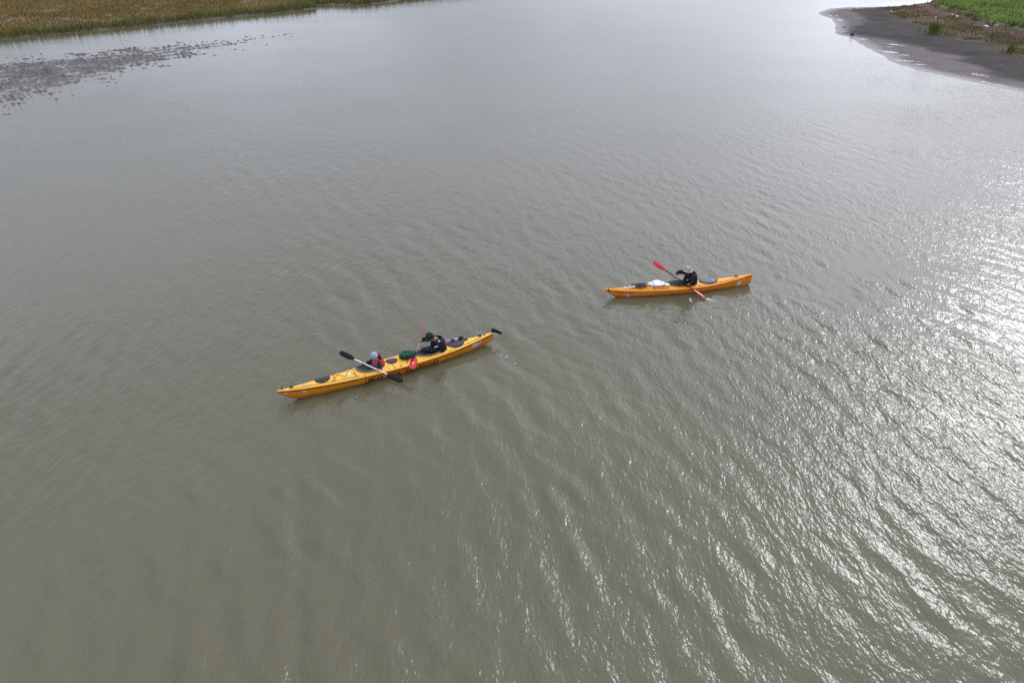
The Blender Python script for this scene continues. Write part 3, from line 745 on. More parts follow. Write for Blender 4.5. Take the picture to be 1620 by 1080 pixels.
# moulded ridges of the deck either side of the cockpits and bulkheads
for (s0, s1) in ((2.92, 2.86), (3.24, 3.22), (4.66, 4.62)):
    part('deck_ridge', tube_mesh([(s0 + (s1 - s0) * abs(y) / .26 , y, HD.deck(s0, y) + .004) for y in [-.26 + .52 * i / 12 for i in range(13)]], .013, 6), YEL, KD, deck)
for zs in ([(1.38, -.15), (1.72, .12), (2.02, -.20)], [(1.38, .15), (1.72, -.15), (2.02, .20)], [(1.45, -.17), (1.45, .17)], [(1.98, -.20), (1.98, .20)]):
    part('bungee', HD.cord(zs, .006), LINE, KD)
for sg in (-1, 1):
    part('deck_line', HD.cord([(.30, sg * .035), (.75, sg * .085), (1.4, sg * .16), (2.05, sg * .225)], .0045), DLINE, KD)
    part('deck_line', HD.cord([(4.7, sg * .215), (5.3, sg * .125), (5.75, sg * .055)], .0045), DLINE, KD)
part('deck_line', HD.cord([(3.64, -.30), (3.70, -.12), (3.66, .10), (3.60, .28)], .009), DLINE, KD, label='dark strap across the deck ahead of the rear cockpit')
part('bungee', HD.cord([(3.04, -.29), (3.0, -.15)], .005), DLINE, KD)
for (s_, y_) in ((.75, .085), (1.38, .16), (1.38, -.16), (2.02, .21), (2.02, -.21), (2.2, -.262), (3.04, -.28), (3.20, -.285), (3.4, .28), (4.68, .22), (4.68, -.22), (5.3, -.13), (5.55, .08), (5.55, -.08), (5.75, .055)):
    part('deck_fitting', box_mesh(s_, y_, HD.deck(s_, y_) + .012, .035, .018, .02, .004), BLK, KD)
part('compass_cap', HD.oval(1.79, 1.88, .045, .02, 16, -.10, rings=3, dome=.03), WHT, KD, label='white domed cap on the foredeck')
part('deck_fitting', HD.oval(2.00, 2.04, .02, .01, 10, -.20, rings=2, dome=.008), WHT, KD)
tg = part('grab_handle', tube_mesh([(.13, 0, .38), (.13, .0, .44), (.15, 0, .47)], .013, 8), BLK, KD, label='black toggle at the bow')
part('grab_handle', box_mesh(.36, .0, .375, .09, .04, .035, .008), BLK, KD)
part('grab_handle', box_mesh(5.72, .0, HD.deck(5.72, 0) + .02, .11, .05, .04, .01), BLK, KD)
part('deck_fitting', box_mesh(5.86, .0, HD.deck(5.86, 0) + .012, .03, .08, .02, .005), BLK, KD)
part('seat_back_pad', box_mesh(5.27, 0, HD.deck(5.3, 0) + .02, .12, .05, .03, .008), BLK, KD, label='black buckle behind the rear hatch')
# the rudder, turned up out of the water
ru = part('rudder', join_meshes('rudder', [tube_mesh([(6.10, 0, .30), (6.14, 0, .40), (6.18, 0, .44)], .02, 8), box_mesh(6.16, 0, .40, .10, .05, .13, .02)]), BLKG, KD, label='black rudder head at the stern')
def rudder_blade():
    out = [(6.17, .44), (6.26, .40), (6.34, .34), (6.43, .27), (6.43, .23), (6.40, .21), (6.33, .25), (6.24, .31), (6.14, .37)]
    v = [(x, -.008, z) for x, z in out] + [(x, .008, z) for x, z in out]; n = len(out)
    return mesh_from('blade', v, [tuple(range(n)), tuple(range(n, 2 * n))[::-1]] + [(i, i + n, (i + 1) % n + n, (i + 1) % n) for i in range(n)], False)
part('blade', rudder_blade(), BLKG, KD, ru)
part('pivot', tube_mesh([(6.15, -.03, .42), (6.15, .03, .42)], .05, 14), BLKG, KD, ru)
part('stay', tube_mesh([(6.12, -.04, .34), (6.24, -.04, .24), (6.30, -.03, .20)], .010, 6), SILV, KD, ru)

# ------------------------------------------------------------------ the single kayak
HS = Hull(LS, [(0, .006), (.22, .045), (.7, .125), (1.4, .215), (2.2, .275), (2.75, .285), (3.3, .265), (4.0, .185), (4.6, .085), (4.92, .03), (5.06, .014)],
          [(0, .31), (.5, .255), (1.4, .215), (2.6, .20), (3.8, .225), (4.5, .29), (5.06, .37)],
          [(0, .27), (.12, .18), (.30, .06), (.52, -.04), (1.1, -.09), (2.6, -.11), (4.2, -.10), (4.75, -.06), (4.98, .02), (5.06, .08)],
          [(0, .012), (.5, .04), (1.1, .075), (1.8, .105), (2.3, .10), (3.1, .07), (3.9, .06), (4.5, .035), (5.06, .01)])
KS = thing('kayak', 'shorter orange single sea kayak with a white bag strapped on its foredeck', 'kayak', FS, (2.5, 0, 0), 'yellow and orange kayaks on the river')
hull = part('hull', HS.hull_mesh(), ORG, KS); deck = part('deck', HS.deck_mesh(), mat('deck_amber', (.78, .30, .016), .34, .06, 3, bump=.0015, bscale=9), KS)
part('seam', HS.seam(), mat('seam_brown', (.35, .10, .01), .6), KS)
part('sticker', HS.patch(4.52, 4.66, .25, .62), CYAN, KS, hull, 'small pale blue and white sticker near the stern')
part('sticker', HS.patch(4.74, 4.82, .08, .30), PINK, KS, hull)
part('stripe', HS.patch(.22, .95, .10, .24, n=16), DRED, KS, hull, 'dark red stripe along the bow')
part('stripe', HS.patch(.60, 1.05, .26, .34, n=12), PINK, KS, hull, 'pale scratched stripe at the bow')
part('sticker', HS.patch(.74, .80, .48, .64), WHT, KS, hull)
part('sticker', HS.patch(.12, .20, .15, .5), BLK, KS, hull, 'black patch under the bow tip')
hc = part('hatch_cover', HS.oval(3.24, 3.82, .165, .020, dome=.02), mat('hatch_blue_grey', (.09, .11, .15), .45, .2, 12, bump=.002, bscale=30), KS, label='blue grey oval rear hatch cover')
part('rim', HS.ring(3.22, 3.84, .172, .013, dz=.012), BLK, KS, hc)
part('strap', tube_mesh([(3.66 - .03 * abs(y), y, HS.deck(3.66, y) + .034) for y in [-.17 + .34 * i / 8 for i in range(9)]], .006, 5), SILV, KS, hc)
c1 = part('coaming', HS.ring(2.14, 3.06, .21, .017, dz=.04), mat('coaming_black', (.03, .03, .035), .35), KS, label='black cockpit coaming')
part('spraydeck', HS.cockpit(2.14, 3.06, .21, 2.90, 0, .17, .36), SKIRT, KS, c1)
for (s0, s1) in ((3.12, 3.08), (3.90, 3.88)):
    part('deck_ridge', tube_mesh([(s0 + (s1 - s0) * abs(y) / .2, y, HS.deck(s0, y) + .004) for y in [-.19 + .38 * i / 12 for i in range(13)]], .011, 6), YEL, KS, deck)
for sg in (-1, 1):
    part('deck_line', HS.cord([(.25, sg * .03), (.8, sg * .10), (1.5, sg * .185), (2.1, sg * .235)], .0045), LINE, KS)
    part('deck_line', HS.cord([(3.1, sg * .235), (3.9, sg * .16), (4.55, sg * .06)], .005), LINE, KS)
for (s_, y_) in ((.8, -.10), (1.15, -.15), (1.4, -.18), (1.62, -.2), (1.86, -.22), (1.98, -.225), (3.12, -.235), (3.9, .15), (3.9, -.15), (4.4, .08), (4.5, .03), (4.56, -.04)):
    part('deck_fitting', box_mesh(s_, y_, HS.deck(s_, y_) + .012, .035, .018, .02, .004), BLK, KS)
part('grab_handle', tube_mesh([(.16, -.03, .27), (.14, -.05, .30), (.12, 0, .32)], .014, 8), BLK, KS, label='black toggle at the bow')
part('grab_handle', box_mesh(4.50, .02, HS.deck(4.5, 0) + .02, .12, .04, .035, .01), BLK, KS)

# ------------------------------------------------------------------ gear carried on the decks
def blob(cx, cy, cz, rx, ry, rz, seed, lump=.18, sub=3, freq=3.):
    bm = bmesh.new(); bmesh.ops.create_icosphere(bm, subdivisions=sub, radius=1); rng = random.Random(seed)
    ph = [(Vector((rng.gauss(0, 1), rng.gauss(0, 1), rng.gauss(0, 1))) * freq, rng.random() * 6.28) for _ in range(7)]
    for v in bm.verts:
        n = sum(math.sin(v.co.dot(k) + p) for k, p in ph) / 4
        q = v.co.copy(); q.z = math.copysign(abs(q.z) ** .8, q.z); q *= 1 + lump * n
        v.co = Vector((cx + q.x * rx, cy + q.y * ry, cz + q.z * rz))
    me = bpy.data.meshes.new('blob'); bm.to_mesh(me); bm.free(); me.polygons.foreach_set('use_smooth', [True] * len(me.polygons)); return me
gb = thing('net_bag', 'lumpy dark green bag under a net, strapped between the two cockpits of the tandem', 'bag', FD, (3.52, 0, .34))
bag = part('bag', blob(3.50, -.02, .39, .235, .165, .085, 5, .16), DRKG, gb)
rng_ = random.Random(4)
for sl_n in (.9, -.9):      # diamond net over the bag
    for c_ in [-.30 + .085 * i for i in range(8)]:
        pts = []
        for q in range(15):
            y = -.95 + 1.9 * q / 14; x = (c_ / .26) + sl_n * y * .6
            rr = 1 - x * x - y * y
            if rr > .02: pts.append((3.50 + x * .246, -.02 + y * .175, .39 + .097 * (rr ** .4) + .004 * math.sin(9 * y + c_ * 40)))
        if len(pts) > 3: part('net_cord', tube_mesh(pts, .0085, 5), NETG, gb, bag)
part('strap', tube_mesh([(3.40, -.27, .29), (3.42, -.16, .43), (3.44, 0, .52), (3.46, .15, .44), (3.48, .27, .29)], .008, 6), BLK, gb)
pmp = thing('bilge_pump', 'faded pink tube with blue band and dark cap on the rear hatch of the tandem', 'pump', FD, (4.95, .10, .33))
zb = .385
body = part('tube', tube_mesh([(4.74, .13, zb), (5.12, .105, zb)], .030, 14), PINK, pmp)
part('band', tube_mesh([(4.86, .122, zb), (4.98, .114, zb)], .036, 14), BLUE, pmp, body)
part('cap', tube_mesh([(5.09, .107, zb), (5.15, .103, zb), (5.20, .10, zb), (5.25, .097, zb)], .04, 12, rs=[.035, .05, .052, .03]), DRKG, pmp)
part('handle', tube_mesh([(4.70, .133, zb), (4.75, .13, zb)], .02, 10), PINK, pmp)

wb = thing('dry_bag', 'large white dry bag strapped on the foredeck of the orange single kayak', 'bag', FS, (1.74, 0, .28))
bg_ = part('bag', blob(1.76, -.01, .345, .26, .18, .070, 8, .14, freq=2.6), BAGW, wb)
part('roll_top', tube_mesh([(1.50, -.10, .35), (1.49, 0, .37), (1.50, .10, .35)], .024, 8), BAGW, wb)
for s_ in (1.60, 1.90):
    part('strap', tube_mesh([(s_, -.215, .255), (s_, -.15, .385), (s_ + .02, 0, .428), (s_ + .01, .15, .385), (s_, .215, .255)], .006, 6), DLINE, wb)
sb = thing('pouch', 'small white pouch between the big white dry bag and the cockpit of the single kayak', 'bag', FS, (2.06, -.15, .29))
part('bag', blob(2.06, -.13, .325, .085, .08, .045, 9, .08), BAGW, sb); part('strap', tube_mesh([(2.05, -.22, .30), (2.06, -.13, .375), (2.06, -.04, .33)], .005, 5), DLINE, sb)

def blade_mesh(L_, W_, t=.008, spoon=.02, tipw=.75):
    """paddle blade along +X from the neck, slightly spooned, with a central rib; real thickness"""
    n, m = 14, 6; top = []; bot = []
    for i in range(n + 1):
        u = i / n; w = W_ / 2 * (math.sin(min(u / .45, 1) * math.pi / 2) ** .8 * .86 + .14) * (1 if u < .72 else math.sqrt(max(0, 1 - ((u - .72) / .283) ** 2.6)))
        w *= 1 if u < .5 else 1 - (1 - tipw) * 0 * u
        for j in range(-m, m + 1):
            y = w * j / m; z = spoon * (math.sin(u * math.pi) * (1 - (j / m) ** 2) * .8); rib = .011 * math.exp(-(y / .014) ** 2) * (1 - u)
            top.append((u * L_, y, z + t / 2 + rib)); bot.append((u * L_, y, z - t / 2 - rib))
    K = 2 * m + 1; N = len(top); v = top + bot; f = []
    for i in range(n):
        for j in range(K - 1):
            a = i * K + j; f.append((a, a + K, a + K + 1, a + 1)); f.append((N + a, N + a + 1, N + a + K + 1, N + a + K))
        f.append((i * K, N + i * K, N + (i + 1) * K, (i + 1) * K)); f.append((i * K + K - 1, (i + 1) * K + K - 1, N + (i + 1) * K + K - 1, N + i * K + K - 1))
    f.append(tuple(range(K)) + tuple(N + j for j in range(K))[::-1]); f.append(tuple(n * K + j for j in range(K))[::-1] + tuple(N + n * K + j for j in range(K)))
    return mesh_from('blade', v, f)

def paddle(label, F, A, B, mblade, mshaft, nA, nB, bl=.46, bw=.17, grp='paddles held by the kayakers', spot=False, mB=None):
    """double paddle from tip A (port) to tip B; nA, nB are the directions the two blade faces look"""
    A, B = Vector(A), Vector(B); d = (B - A).normalized(); mid = (A + B) / 2
    root = thing('paddle', label, 'paddle', F, tuple(mid), grp)
    part('shaft', tube_mesh([A + d * (bl * .93), B - d * (bl * .93)], .0165, 10), mshaft, root)
    for (tip, dr, nn, mm) in ((A, -d, nA, mblade), (B, d, nB, mB or mblade)):
        neck = tip - dr * bl; z = (Vector(nn) - dr * Vector(nn).dot(dr)).normalized(); y = z.cross(dr)
        me = blade_mesh(bl, bw); me.transform(Matrix(((dr.x, y.x, z.x, neck.x), (dr.y, y.y, z.y, neck.y), (dr.z, y.z, z.z, neck.z), (0, 0, 0, 1))))
        o = part('blade', me, mm, root)
        if spot and tip is A:
            c = neck + dr * bl * .55 + z * .022; sm = blob(0, 0, 0, .045, .016, .004, 2, .02, 2); sm.transform(Matrix(((dr.x, y.x, z.x, c.x), (dr.y, y.y, z.y, c.y), (dr.z, y.z, z.z, c.z), (0, 0, 0, 1))))
            part('logo_spot', sm, WHT, root, o)
    return root, A, d
CAMN_D = (-.44, -.74, .5); CAMN_S = (-.2, -.86, .46)
P1, A1, d1 = paddle('paddle with black blades and white shaft held by the child in front', FD, (2.96, -.97, .23), (1.92, .80, .53), BLKG, WHT, CAMN_D, CAMN_D, .52, .145)
P2, A2, d2 = paddle('paddle with red blades, white mark on one, held by the adult in the rear cockpit', FD, (3.42, -.46, .20), (4.36, .74, .66), RED, GREY, CAMN_D, (-.95, .1, .1), .46, .19, spot=True)
P3, A3, d3 = paddle('paddle with red blades and black shaft dipping in the water beside the single kayak', FS, (3.16, -.72, .03), (1.81, .60, .84), RED, BLKG, (.6, -.3, .8), CAMN_S, .50, .15, mB=RED)
# spare paddle in two halves on the single's foredeck
sp = thing('spare_paddle', 'spare two piece paddle with dark blades strapped on the foredeck of the single kayak', 'paddle', FS, (1.2, 0, .27))
for (y0, dz) in ((-.07, .0), (.055, .01)):
    me = blade_mesh(.44, .15); me.transform(Matrix.Translation((.98, y0, HS.deck(1.2, y0) + .05 + dz))); part('blade', me, BLKG, sp)
    part('shaft', tube_mesh([(.84 if y0 < 0 else .9, y0, HS.deck(.9, y0) + .05), (1.0, y0, HS.deck(1.0, y0) + .05)], .017 if y0 > 0 else .028, 8), SILV if y0 < 0 else BLK, sp)
    part('shaft', tube_mesh([(1.40, y0, HS.deck(1.4, y0) + .045), (1.52, y0, HS.deck(1.5, y0) + .05)], .017, 8), PINK, sp)
for s_ in (.86, 1.18):
    part('strap', HS.cord([(s_, -.14), (s_, .14)], .008, .055), WHT if s_ < 1 else BLK, sp)
fl = thing('float_cord', 'small white float tied on the foredeck ahead of the spare paddle', 'float', FS, (.68, 0, .27))
part('float', blob(.68, -.03, .31, .045, .03, .025, 3, .05, 2), WHT, fl); part('cord', HS.cord([(.68, -.03), (.84, -.06)], .006, .02), WHT, fl)

# ------------------------------------------------------------------ people
def skin_body(name, chains, sub=2):
    """one continuous skin surface grown over connected joints; chains = [[(co, r) ...] ...], shared joints given by index tuples"""
    me = bpy.data.meshes.new(name); verts = []; rad = []; edges = []; key = {}
    for ch in chains:
        prev = None
        for (nm, co, r) in ch:
            if nm not in key:
                key[nm] = len(verts); verts.append(tuple(co)); rad.append(r)
            if prev is not None: edges.append((prev, key[nm]))
            prev = key[nm]
    me.from_pydata(verts, edges, [])
    o = bpy.data.objects.new(name, me); COL.objects.link(o)
    sk = o.modifiers.new('Skin', 'SKIN'); sk.use_smooth_shade = True; sk.branch_smoothing = .6
    lay = me.skin_vertices[0].data
    for i, r in enumerate(rad):
        lay[i].radius = (r, r) if not isinstance(r, tuple) else r
    lay[0].use_root = True
    ss = o.modifiers.new('Sub', 'SUBSURF'); ss.levels = sub; ss.render_levels = sub
    dg = bpy.context.evaluated_depsgraph_get(); dg.update(); out = bpy.data.meshes.new_from_object(o.evaluated_get(dg)); bpy.data.objects.remove(o)
    out.name = name; out.polygons.foreach_set('use_smooth', [True] * len(out.polygons)); return out

def hand_chains(tag, wrist, dirn, grip, palm_n, k=1.0):
    """palm + four fingers curling round the shaft (axis grip) + thumb from the side of the palm"""
    d = Vector(dirn).normalized(); g = Vector(grip).normalized(); g = (g - d * g.dot(d)).normalized(); n = Vector(palm_n); n = (n - d * n.dot(d) - g * n.dot(g)).normalized()
    w = Vector(wrist); palm = w + d * .055 * k
    ch = [[(tag + 'w', w, .026 * k), (tag + 'p', palm, .030 * k)]]
    L = [.070, .078, .073, .058]
    for i in range(4):
        off = g * ((i - 1.5) * .019 * k); r0 = palm + d * .018 * k + off
        a = r0 + d * .018 * k; l = L[i] * k
        b = a + (d * .75 - n * .65).normalized() * l * .42; c = b + (-d * .35 - n * .94).normalized() * l * .34; e = c + (-d * .95 - n * .1).normalized() * l * .28
        ch.append([(tag + 'p', palm, .030 * k), (f'{tag}f{i}0', r0, .0115 * k), (f'{tag}f{i}a', a, .0100 * k), (f'{tag}f{i}b', b, .0092 * k), (f'{tag}f{i}c', c, .0085 * k), (f'{tag}f{i}d', e, .0078 * k)])
    t0 = w + d * .03 * k + g * .028 * k; t1 = t0 + (d * .4 + g * .5 - n * .5).normalized() * .032 * k; t2 = t1 + (d * .5 - n * .8 - g * .2).normalized() * .028 * k
    ch.append([(tag + 'w', w, .026 * k), (tag + 't0', t0, .013 * k), (tag + 't1', t1, .011 * k), (tag + 't2', t2, .0095 * k)])
    return ch

def ellipsoid(c, r, ax=None, seg=24, ring=16, zmin=-1, zmax=1):
    bm = bmesh.new(); bmesh.ops.create_uvsphere(bm, u_segments=seg, v_segments=ring, radius=1)
    if zmin > -1 or zmax < 1:
        bmesh.ops.delete(bm, geom=[v for v in bm.verts if v.co.z < zmin or v.co.z > zmax], context='VERTS')
    Mx = ax or Matrix.Identity(3)
    for v in bm.verts: v.co = Vector(c) + Mx @ Vector((v.co.x * r[0], v.co.y * r[1], v.co.z * r[2]))
    me = bpy.data.meshes.new('e'); bm.to_mesh(me); bm.free(); me.polygons.foreach_set('use_smooth', [True] * len(me.polygons)); return me

def solid(me, t):
    """give an open shell real thickness"""
    o = bpy.data.objects.new('t', me); COL.objects.link(o); m_ = o.modifiers.new('s', 'SOLIDIFY'); m_.thickness = t; m_.offset = 0
    dg = bpy.context.evaluated_depsgraph_get(); dg.update(); out = bpy.data.meshes.new_from_object(o.evaluated_get(dg)); bpy.data.objects.remove(o); out.polygons.foreach_set('use_smooth', [True] * len(out.polygons)); return out

def person(F, label, head, look, hipx, hipy, shx, shy, shz, hN, hF, shaft, elbN, elbF, k, skin, top, vest, hat):
    """seated paddler in boat coordinates; k scales an adult. hN/hF: near (port) and far (starboard) hands"""
    root = thing('person', label, 'person', F, (hipx, hipy, .06), 'people paddling the kayaks')
    H = Vector(head); lk = Vector(look).normalized(); sd_ = Vector((0, 0, 1)).cross(lk).normalized(); up = lk.cross(sd_).normalized()
    hip = Vector((hipx, hipy, .14)); sh = Vector((shx, shy, shz)); mid = hip.lerp(sh, .5) + Vector((.03 * k, 0, 0)); chest = hip.lerp(sh, .82)
    neck = sh + (H - sh) * .42; W = .175 * k
    sN = sh + Vector((-.01, -W, -.015 * k)); sF = sh + Vector((-.01, W, -.015 * k)); hN, hF = Vector(hN), Vector(hF); eN, eF = Vector(elbN), Vector(elbF)
    dN = (hN - eN).normalized(); dF = (hF - eF).normalized(); wN = hN - dN * .075 * k; wF = hF - dF * .075 * k
    kn = [hip + Vector((-.42 * k, s * .11 * k, .10)) for s in (-1, 1)]; ft = [hip + Vector((-.82 * k, s * .09 * k, -.04)) for s in (-1, 1)]
    hd = lambda f, u, s=0: H + lk * f * k + up * u * k + sd_ * s * k
    ch = [[('hip', hip, (.13 * k, .15 * k)), ('mid', mid, (.12 * k, .14 * k)), ('chest', chest, (.115 * k, .155 * k)), ('sh', sh, (.075 * k, .09 * k)), ('neck', neck, .052 * k), ('jaw', hd(-.005, -.055), .070 * k), ('cr', hd(-.012, .02), .092 * k), ('top', hd(-.015, .075), .072 * k)],
          [('jaw', hd(-.005, -.055), .07), ('chin', hd(.058, -.088), .032 * k)],
          [('cr', hd(-.012, .02), .09), ('brow', hd(.066, .018), .038 * k), ('nose', hd(.104, -.018), .013 * k)],
          [('sh', sh, .07), ('sN', sN, .058 * k), ('aN', sN.lerp(eN, .55), .048 * k), ('eN', eN, .042 * k), ('bN', eN.lerp(wN, .5), .038 * k)],
          [('sh', sh, .07), ('sF', sF, .058 * k), ('aF', sF.lerp(eF, .55), .048 * k), ('eF', eF, .042 * k), ('bF', eF.lerp(wF, .5), .038 * k)]]
    ch[3].append(('Nw', wN, .026 * k)); ch[4].append(('Fw', wF, .026 * k))
    for i, s in enumerate((-1, 1)):
        ch.append([('hip', hip, .13), (f'th{i}', hip + Vector((-.06 * k, s * .10 * k, 0)), .085 * k), (f'kn{i}', kn[i], .06 * k), (f'an{i}', ft[i], .042 * k), (f'ft{i}', ft[i] + Vector((-.07 * k, 0, .05 * k)), .034 * k)])
    pn = lambda dd: Vector((0, 0, 1)) + dd * .2
    ch += hand_chains('N', wN, dN, shaft, pn(dN), k); ch += hand_chains('F', wF, dF, shaft, pn(dF), k)
    body = part('body', skin_body('body', ch), skin, root)
    # clothing: the same joints, a little wider, ending at wrist and neck
    e = .014 * k
    cl = [[('hip', hip, (.15 * k, .17 * k)), ('mid', mid, (.155 * k, .18 * k)), ('chest', chest, (.155 * k, .19 * k)), ('sh', sh, (.105 * k, .125 * k)), ('neck', sh.lerp(neck, .75), .068 * k)],
          [('sh', sh, .09), ('sN', sN, .088 * k), ('aN', sN.lerp(eN, .55), .078 * k), ('eN', eN, .068 * k), ('bN', eN.lerp(wN, .55), .060 * k), ('cN', wN - dN * .012, .040 * k)],
          [('sh', sh, .09), ('sF', sF, .088 * k), ('aF', sF.lerp(eF, .55), .078 * k), ('eF', eF, .068 * k), ('bF', eF.lerp(wF, .55), .060 * k), ('cF', wF - dF * .012, .040 * k)]]
    jk = part('jacket', skin_body('jacket', cl), top, root)
    # vest: a padded shell round chest and back
    sp_ = (sh - hip).normalized(); fw = (Vector((-1, 0, 0)) - sp_ * Vector((-1, 0, 0)).dot(sp_)).normalized(); rt = sp_.cross(fw)
    ax = Matrix((fw, rt, sp_)).transposed()
    vc = hip.lerp(sh, .62); ve = part('life_vest', solid(ellipsoid(vc, (.20 * k, .215 * k, .30 * k), ax, zmin=-.86, zmax=.80), .03 * k), vest[0], root)
    for s in (-.5, .5):
        part('pocket', _box_at(vc + fw * .195 * k + rt * s * .17 * k - sp_ * .06 * k, ax, (.04 * k, .10 * k, .13 * k)), vest[1], root, ve)
    part('belt', _ring_at(vc - sp_ * .13 * k, ax, .20 * k, .215 * k, .012 * k), BLK, root, ve)
    for s in (-1, 1):
        part('shoulder_strap', tube_mesh([vc + fw * .15 * k + rt * s * .10 * k + sp_ * .16 * k, sh + rt * s * .11 * k + sp_ * .075 * k, vc - fw * .15 * k + rt * s * .10 * k + sp_ * .16 * k], .022 * k, 8), vest[0], root, ve)
    # face
    for s in (-1, 1):
        part('eye', ellipsoid(hd(.088, .0, s * .033), (.011 * k,) * 3, seg=8, ring=6), EYE, root)
        part('ear', ellipsoid(hd(-.005, -.015, s * .094), (.018 * k, .008 * k, .030 * k), seg=10, ring=8), skin, root)
    part('mouth', ellipsoid(hd(.088, -.060), (.008 * k, .022 * k, .006 * k), Matrix((lk, sd_, up)).transposed(), seg=10, ring=6), LIP, root)
    hax = Matrix((lk, sd_, up)).transposed()
    part('hair', solid(ellipsoid(hd(-.022, .0), (.104 * k, .100 * k, .118 * k), hax, zmin=-.45 if hat != 'beanie' else -.2), .006), HAIR, root) if False else None
    hm = ellipsoid((0, 0, 0), (.106 * k, .101 * k, .120 * k)); bm = bmesh.new(); bm.from_mesh(hm)
    bmesh.ops.delete(bm, geom=[v for v in bm.verts if v.co.z < (.02 if v.co.x > .01 else -.055) * k], context='VERTS'); bm.to_mesh(hm); bm.free()
    hm.transform(Matrix.Translation(hd(-.018, .008)) @ hax.to_4x4()); part('hair', solid(hm, .01 * k), HAIR, root)
    return root, hd, hax, ve, jk, dict(vc=vc, fw=fw, rt=rt, sp=sp_, ax=ax, sh=sh)

def _box_at(c, ax, d):
    me = box_mesh(0, 0, 0, *d, min(d) * .3); me.transform(Matrix.Translation(c) @ ax.to_4x4()); return me
def _ring_at(c, ax, a, b, r):
    pts = [c + ax @ Vector((a * math.cos(t), b * math.sin(t), 0)) for t in [i / 24 * 6.2832 for i in range(24)]]; return tube_mesh(pts, r, 6, closed=True)
def lathe(prof, c, ax, n=28, sx=1., sy=1., warp=None):
    v = []; f = []
    for (r, z) in prof:
        for k in range(n):
            t = k / n * 6.28318; x, y = r * math.cos(t) * sx, r * math.sin(t) * sy; zz = z + (warp(x, y, t) if warp else 0)
            v.append(Vector(c) + ax @ Vector((x, y, zz)))
    for i in range(len(prof) - 1):
        for k in range(n): f.append((i * n + k, i * n + (k + 1) % n, (i + 1) * n + (k + 1) % n, (i + 1) * n + k))
    f.append(tuple((len(prof) - 1) * n + k for k in range(n))); return mesh_from('lathe', v, f)

def at(A, d, t, L_): return Vector(A) + d * (t * L_)
# --- child, front cockpit of the tandem
k = .78
h1n, h1f = A1 + d1 * (.80), A1 + d1 * (1.28)
r, hd, hax, ve, jk, g = person(FD, 'child in grey hat and red life vest in the front cockpit of the tandem', (2.57, -.03, .63), (-.78, -.22, -.34), 2.72, 0, 2.67, 0, .47,
    h1n + Vector((.01, 0, .012)), h1f + Vector((.01, 0, .012)), d1, (2.62, -.27, .30), (2.55, .25, .32), k, SKIN, SLEV, (PFDR, PFDO), 'beanie')
bn = part('knit_hat', lathe([(.112 * k, -.035 * k), (.118 * k, .0), (.115 * k, .045 * k), (.098 * k, .09 * k), (.066 * k, .122 * k), (.03 * k, .138 * k), (.006 * k, .141 * k)], hd(-.02, .012), hax, warp=lambda x, y, t: .002 * math.sin(14 * t)), BEAN, r)
part('cuff', _ring_at(hd(-.02, -.008), hax, .114 * k, .114 * k, .017 * k), BEAN, r, bn)
part('collar', solid(ellipsoid(g['sh'] - g['fw'] * .10 * k + g['sp'] * .11 * k, (.045 * k, .17 * k, .12 * k), g['ax']), .0), PFDR, r, ve, 'raised red pillow collar behind the neck')
part('collar', tube_mesh([g['sh'] + g['fw'] * .07 * k - g['rt'] * .10 * k + g['sp'] * .04 * k, g['sh'] + g['fw'] * .125 * k + g['sp'] * .02 * k, g['sh'] + g['fw'] * .07 * k + g['rt'] * .10 * k + g['sp'] * .04 * k], .034 * k, 8), PFDR, r, ve)
# --- adult, rear cockpit
k = .98
h2n, h2f = A2 + d2 * (.70), A2 + d2 * (1.00)
r, hd, hax, ve, jk, g = person(FD, 'adult in black cap and jacket leaning in the rear cockpit of the tandem', (4.175, -.05, .745), (-.82, -.12, -.42), 4.50, 0, 4.40, 0, .60,
    h2n + Vector((.02, 0, .015)), h2f + Vector((.02, 0, .015)), d2, (4.20, -.20, .40), (4.18, .42, .46), k, TANS, JACK, (PFDB, PFDB), 'cap')
cp = part('cap', lathe([(.110 * k, -.012 * k), (.113 * k, .02 * k), (.108 * k, .06 * k), (.088 * k, .10 * k), (.05 * k, .122 * k), (.006 * k, .128 * k)], hd(-.015, .025), hax), CAPB, r)
pk = []; fk = []; n = 12
for lay_ in (0, 1):
    for i in range(n + 1):
        t = -1.15 + 2.3 * i / n; pk.append(hd(-.015 + .105 * math.cos(t), .022 + .006 * lay_, .105 * math.sin(t))); pk.append(hd(-.015 + .185 * math.cos(t * .82), .010 + .006 * lay_ - .02 * abs(math.sin(t)), .098 * math.sin(t)))
m_ = 2 * (n + 1)
for i in range(n):
    a = 2 * i; fk += [(a, a + 1, a + 3, a + 2), (m_ + a, m_ + a + 2, m_ + a + 3, m_ + a + 1), (a + 1, m_ + a + 1, m_ + a + 3, a + 3)]
part('peak', mesh_from('peak', pk, fk), CAPB, r, cp)
part('badge', _box_at(hd(.088, .075), hax, (.008, .035, .028)), WHT, r, cp, 'white badge on the front of the cap')
part('arm_patch', _box_at(Vector((4.26, -.245, .535)), Matrix.Identity(3), (.11, .012, .022)), WHT, r, jk, 'white strip on the sleeve')
part('arm_patch', _box_at(Vector((4.38, -.20, .665)), Matrix.Identity(3), (.05, .03, .012)), WHT, r, jk)
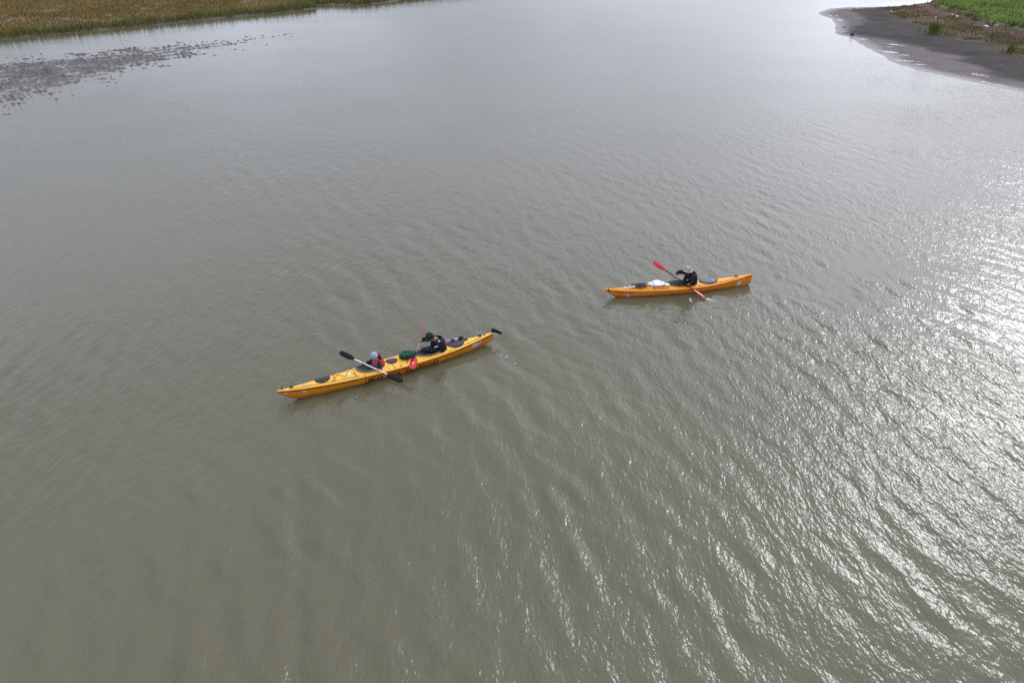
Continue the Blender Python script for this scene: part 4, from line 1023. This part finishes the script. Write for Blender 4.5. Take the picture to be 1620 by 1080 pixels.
# --- adult in the single
k = .98
h3n, h3f = A3 + d3 * (.70), A3 + d3 * (1.18)
r, hd, hax, ve, jk, g = person(FS, 'adult in beige brimmed sun hat and black jacket paddling the single kayak', (2.73, -.10, .745), (-.72, -.55, -.08), 2.95, 0, 2.87, -.04, .60,
    h3n + Vector((.01, 0, .012)), h3f + Vector((.01, 0, .012)), d3, (2.80, -.33, .38), (2.56, .27, .55), k, TANS, JACK, (JACK, PFDB), 'hat')
ht = part('sun_hat', solid(lathe([(.172 * k, -.012 * k), (.148 * k, .000 * k), (.112 * k, .012 * k), (.106 * k, .045 * k), (.092 * k, .082 * k), (.062 * k, .102 * k), (.006 * k, .106 * k)], hd(-.01, .040), hax, warp=lambda x, y, t: (-.035 * (x * x + y * y) / .04 * (1 - .5 * math.cos(2 * t)) if x * x + y * y > .015 else 0)), .005), HATT, r)
part('band', _ring_at(hd(-.01, .060), hax, .111 * k, .111 * k, .009), HATB, r, ht)
part('arm_patch', _box_at(Vector((2.70, -.20, .47)), Matrix.Identity(3), (.06, .02, .015)), WHT, r, jk, 'small pale logo on the chest')

# ------------------------------------------------------------------ splashes and bubbles
FOAM = mat('foam', (.80, .81, .80), .35, .05, 20)
def froth(name, label, F, pts, seed):
    rng = random.Random(seed); ms = []
    for (cx, cy, cz, rx, ry, rz, n) in pts:
        for _ in range(n * 3):
            q = rng.uniform(.003, .009); ms.append(ellipsoid((cx + rng.gauss(0, rx), cy + rng.gauss(0, ry), cz + abs(rng.gauss(0, rz))), (q * 1.3, q, q * .6), seg=8, ring=6))
    o = link(name, join_meshes(name, ms), FOAM); o.matrix_world = F; return props(o, label, kind='stuff')
froth('bubbles', 'two small patches of bubbles trailing near the stern of the tandem', FD, [(5.95, -.72, .0, .02, .016, .003, 8), (6.08, -.88, .0, .016, .016, .003, 5), (6.1, -1.32, .0, .03, .02, .003, 3)], 3)
froth('splash', 'small white splash where the red blade enters the water', FS, [(3.20, -.76, .0, .03, .03, .015, 22), (3.26, -.82, .0, .04, .012, .006, 18), (3.36, -.90, .0, .04, .010, .004, 12), (2.68, -.62, .0, .010, .05, .004, 16), (2.63, -.76, .0, .012, .05, .004, 10)], 5)
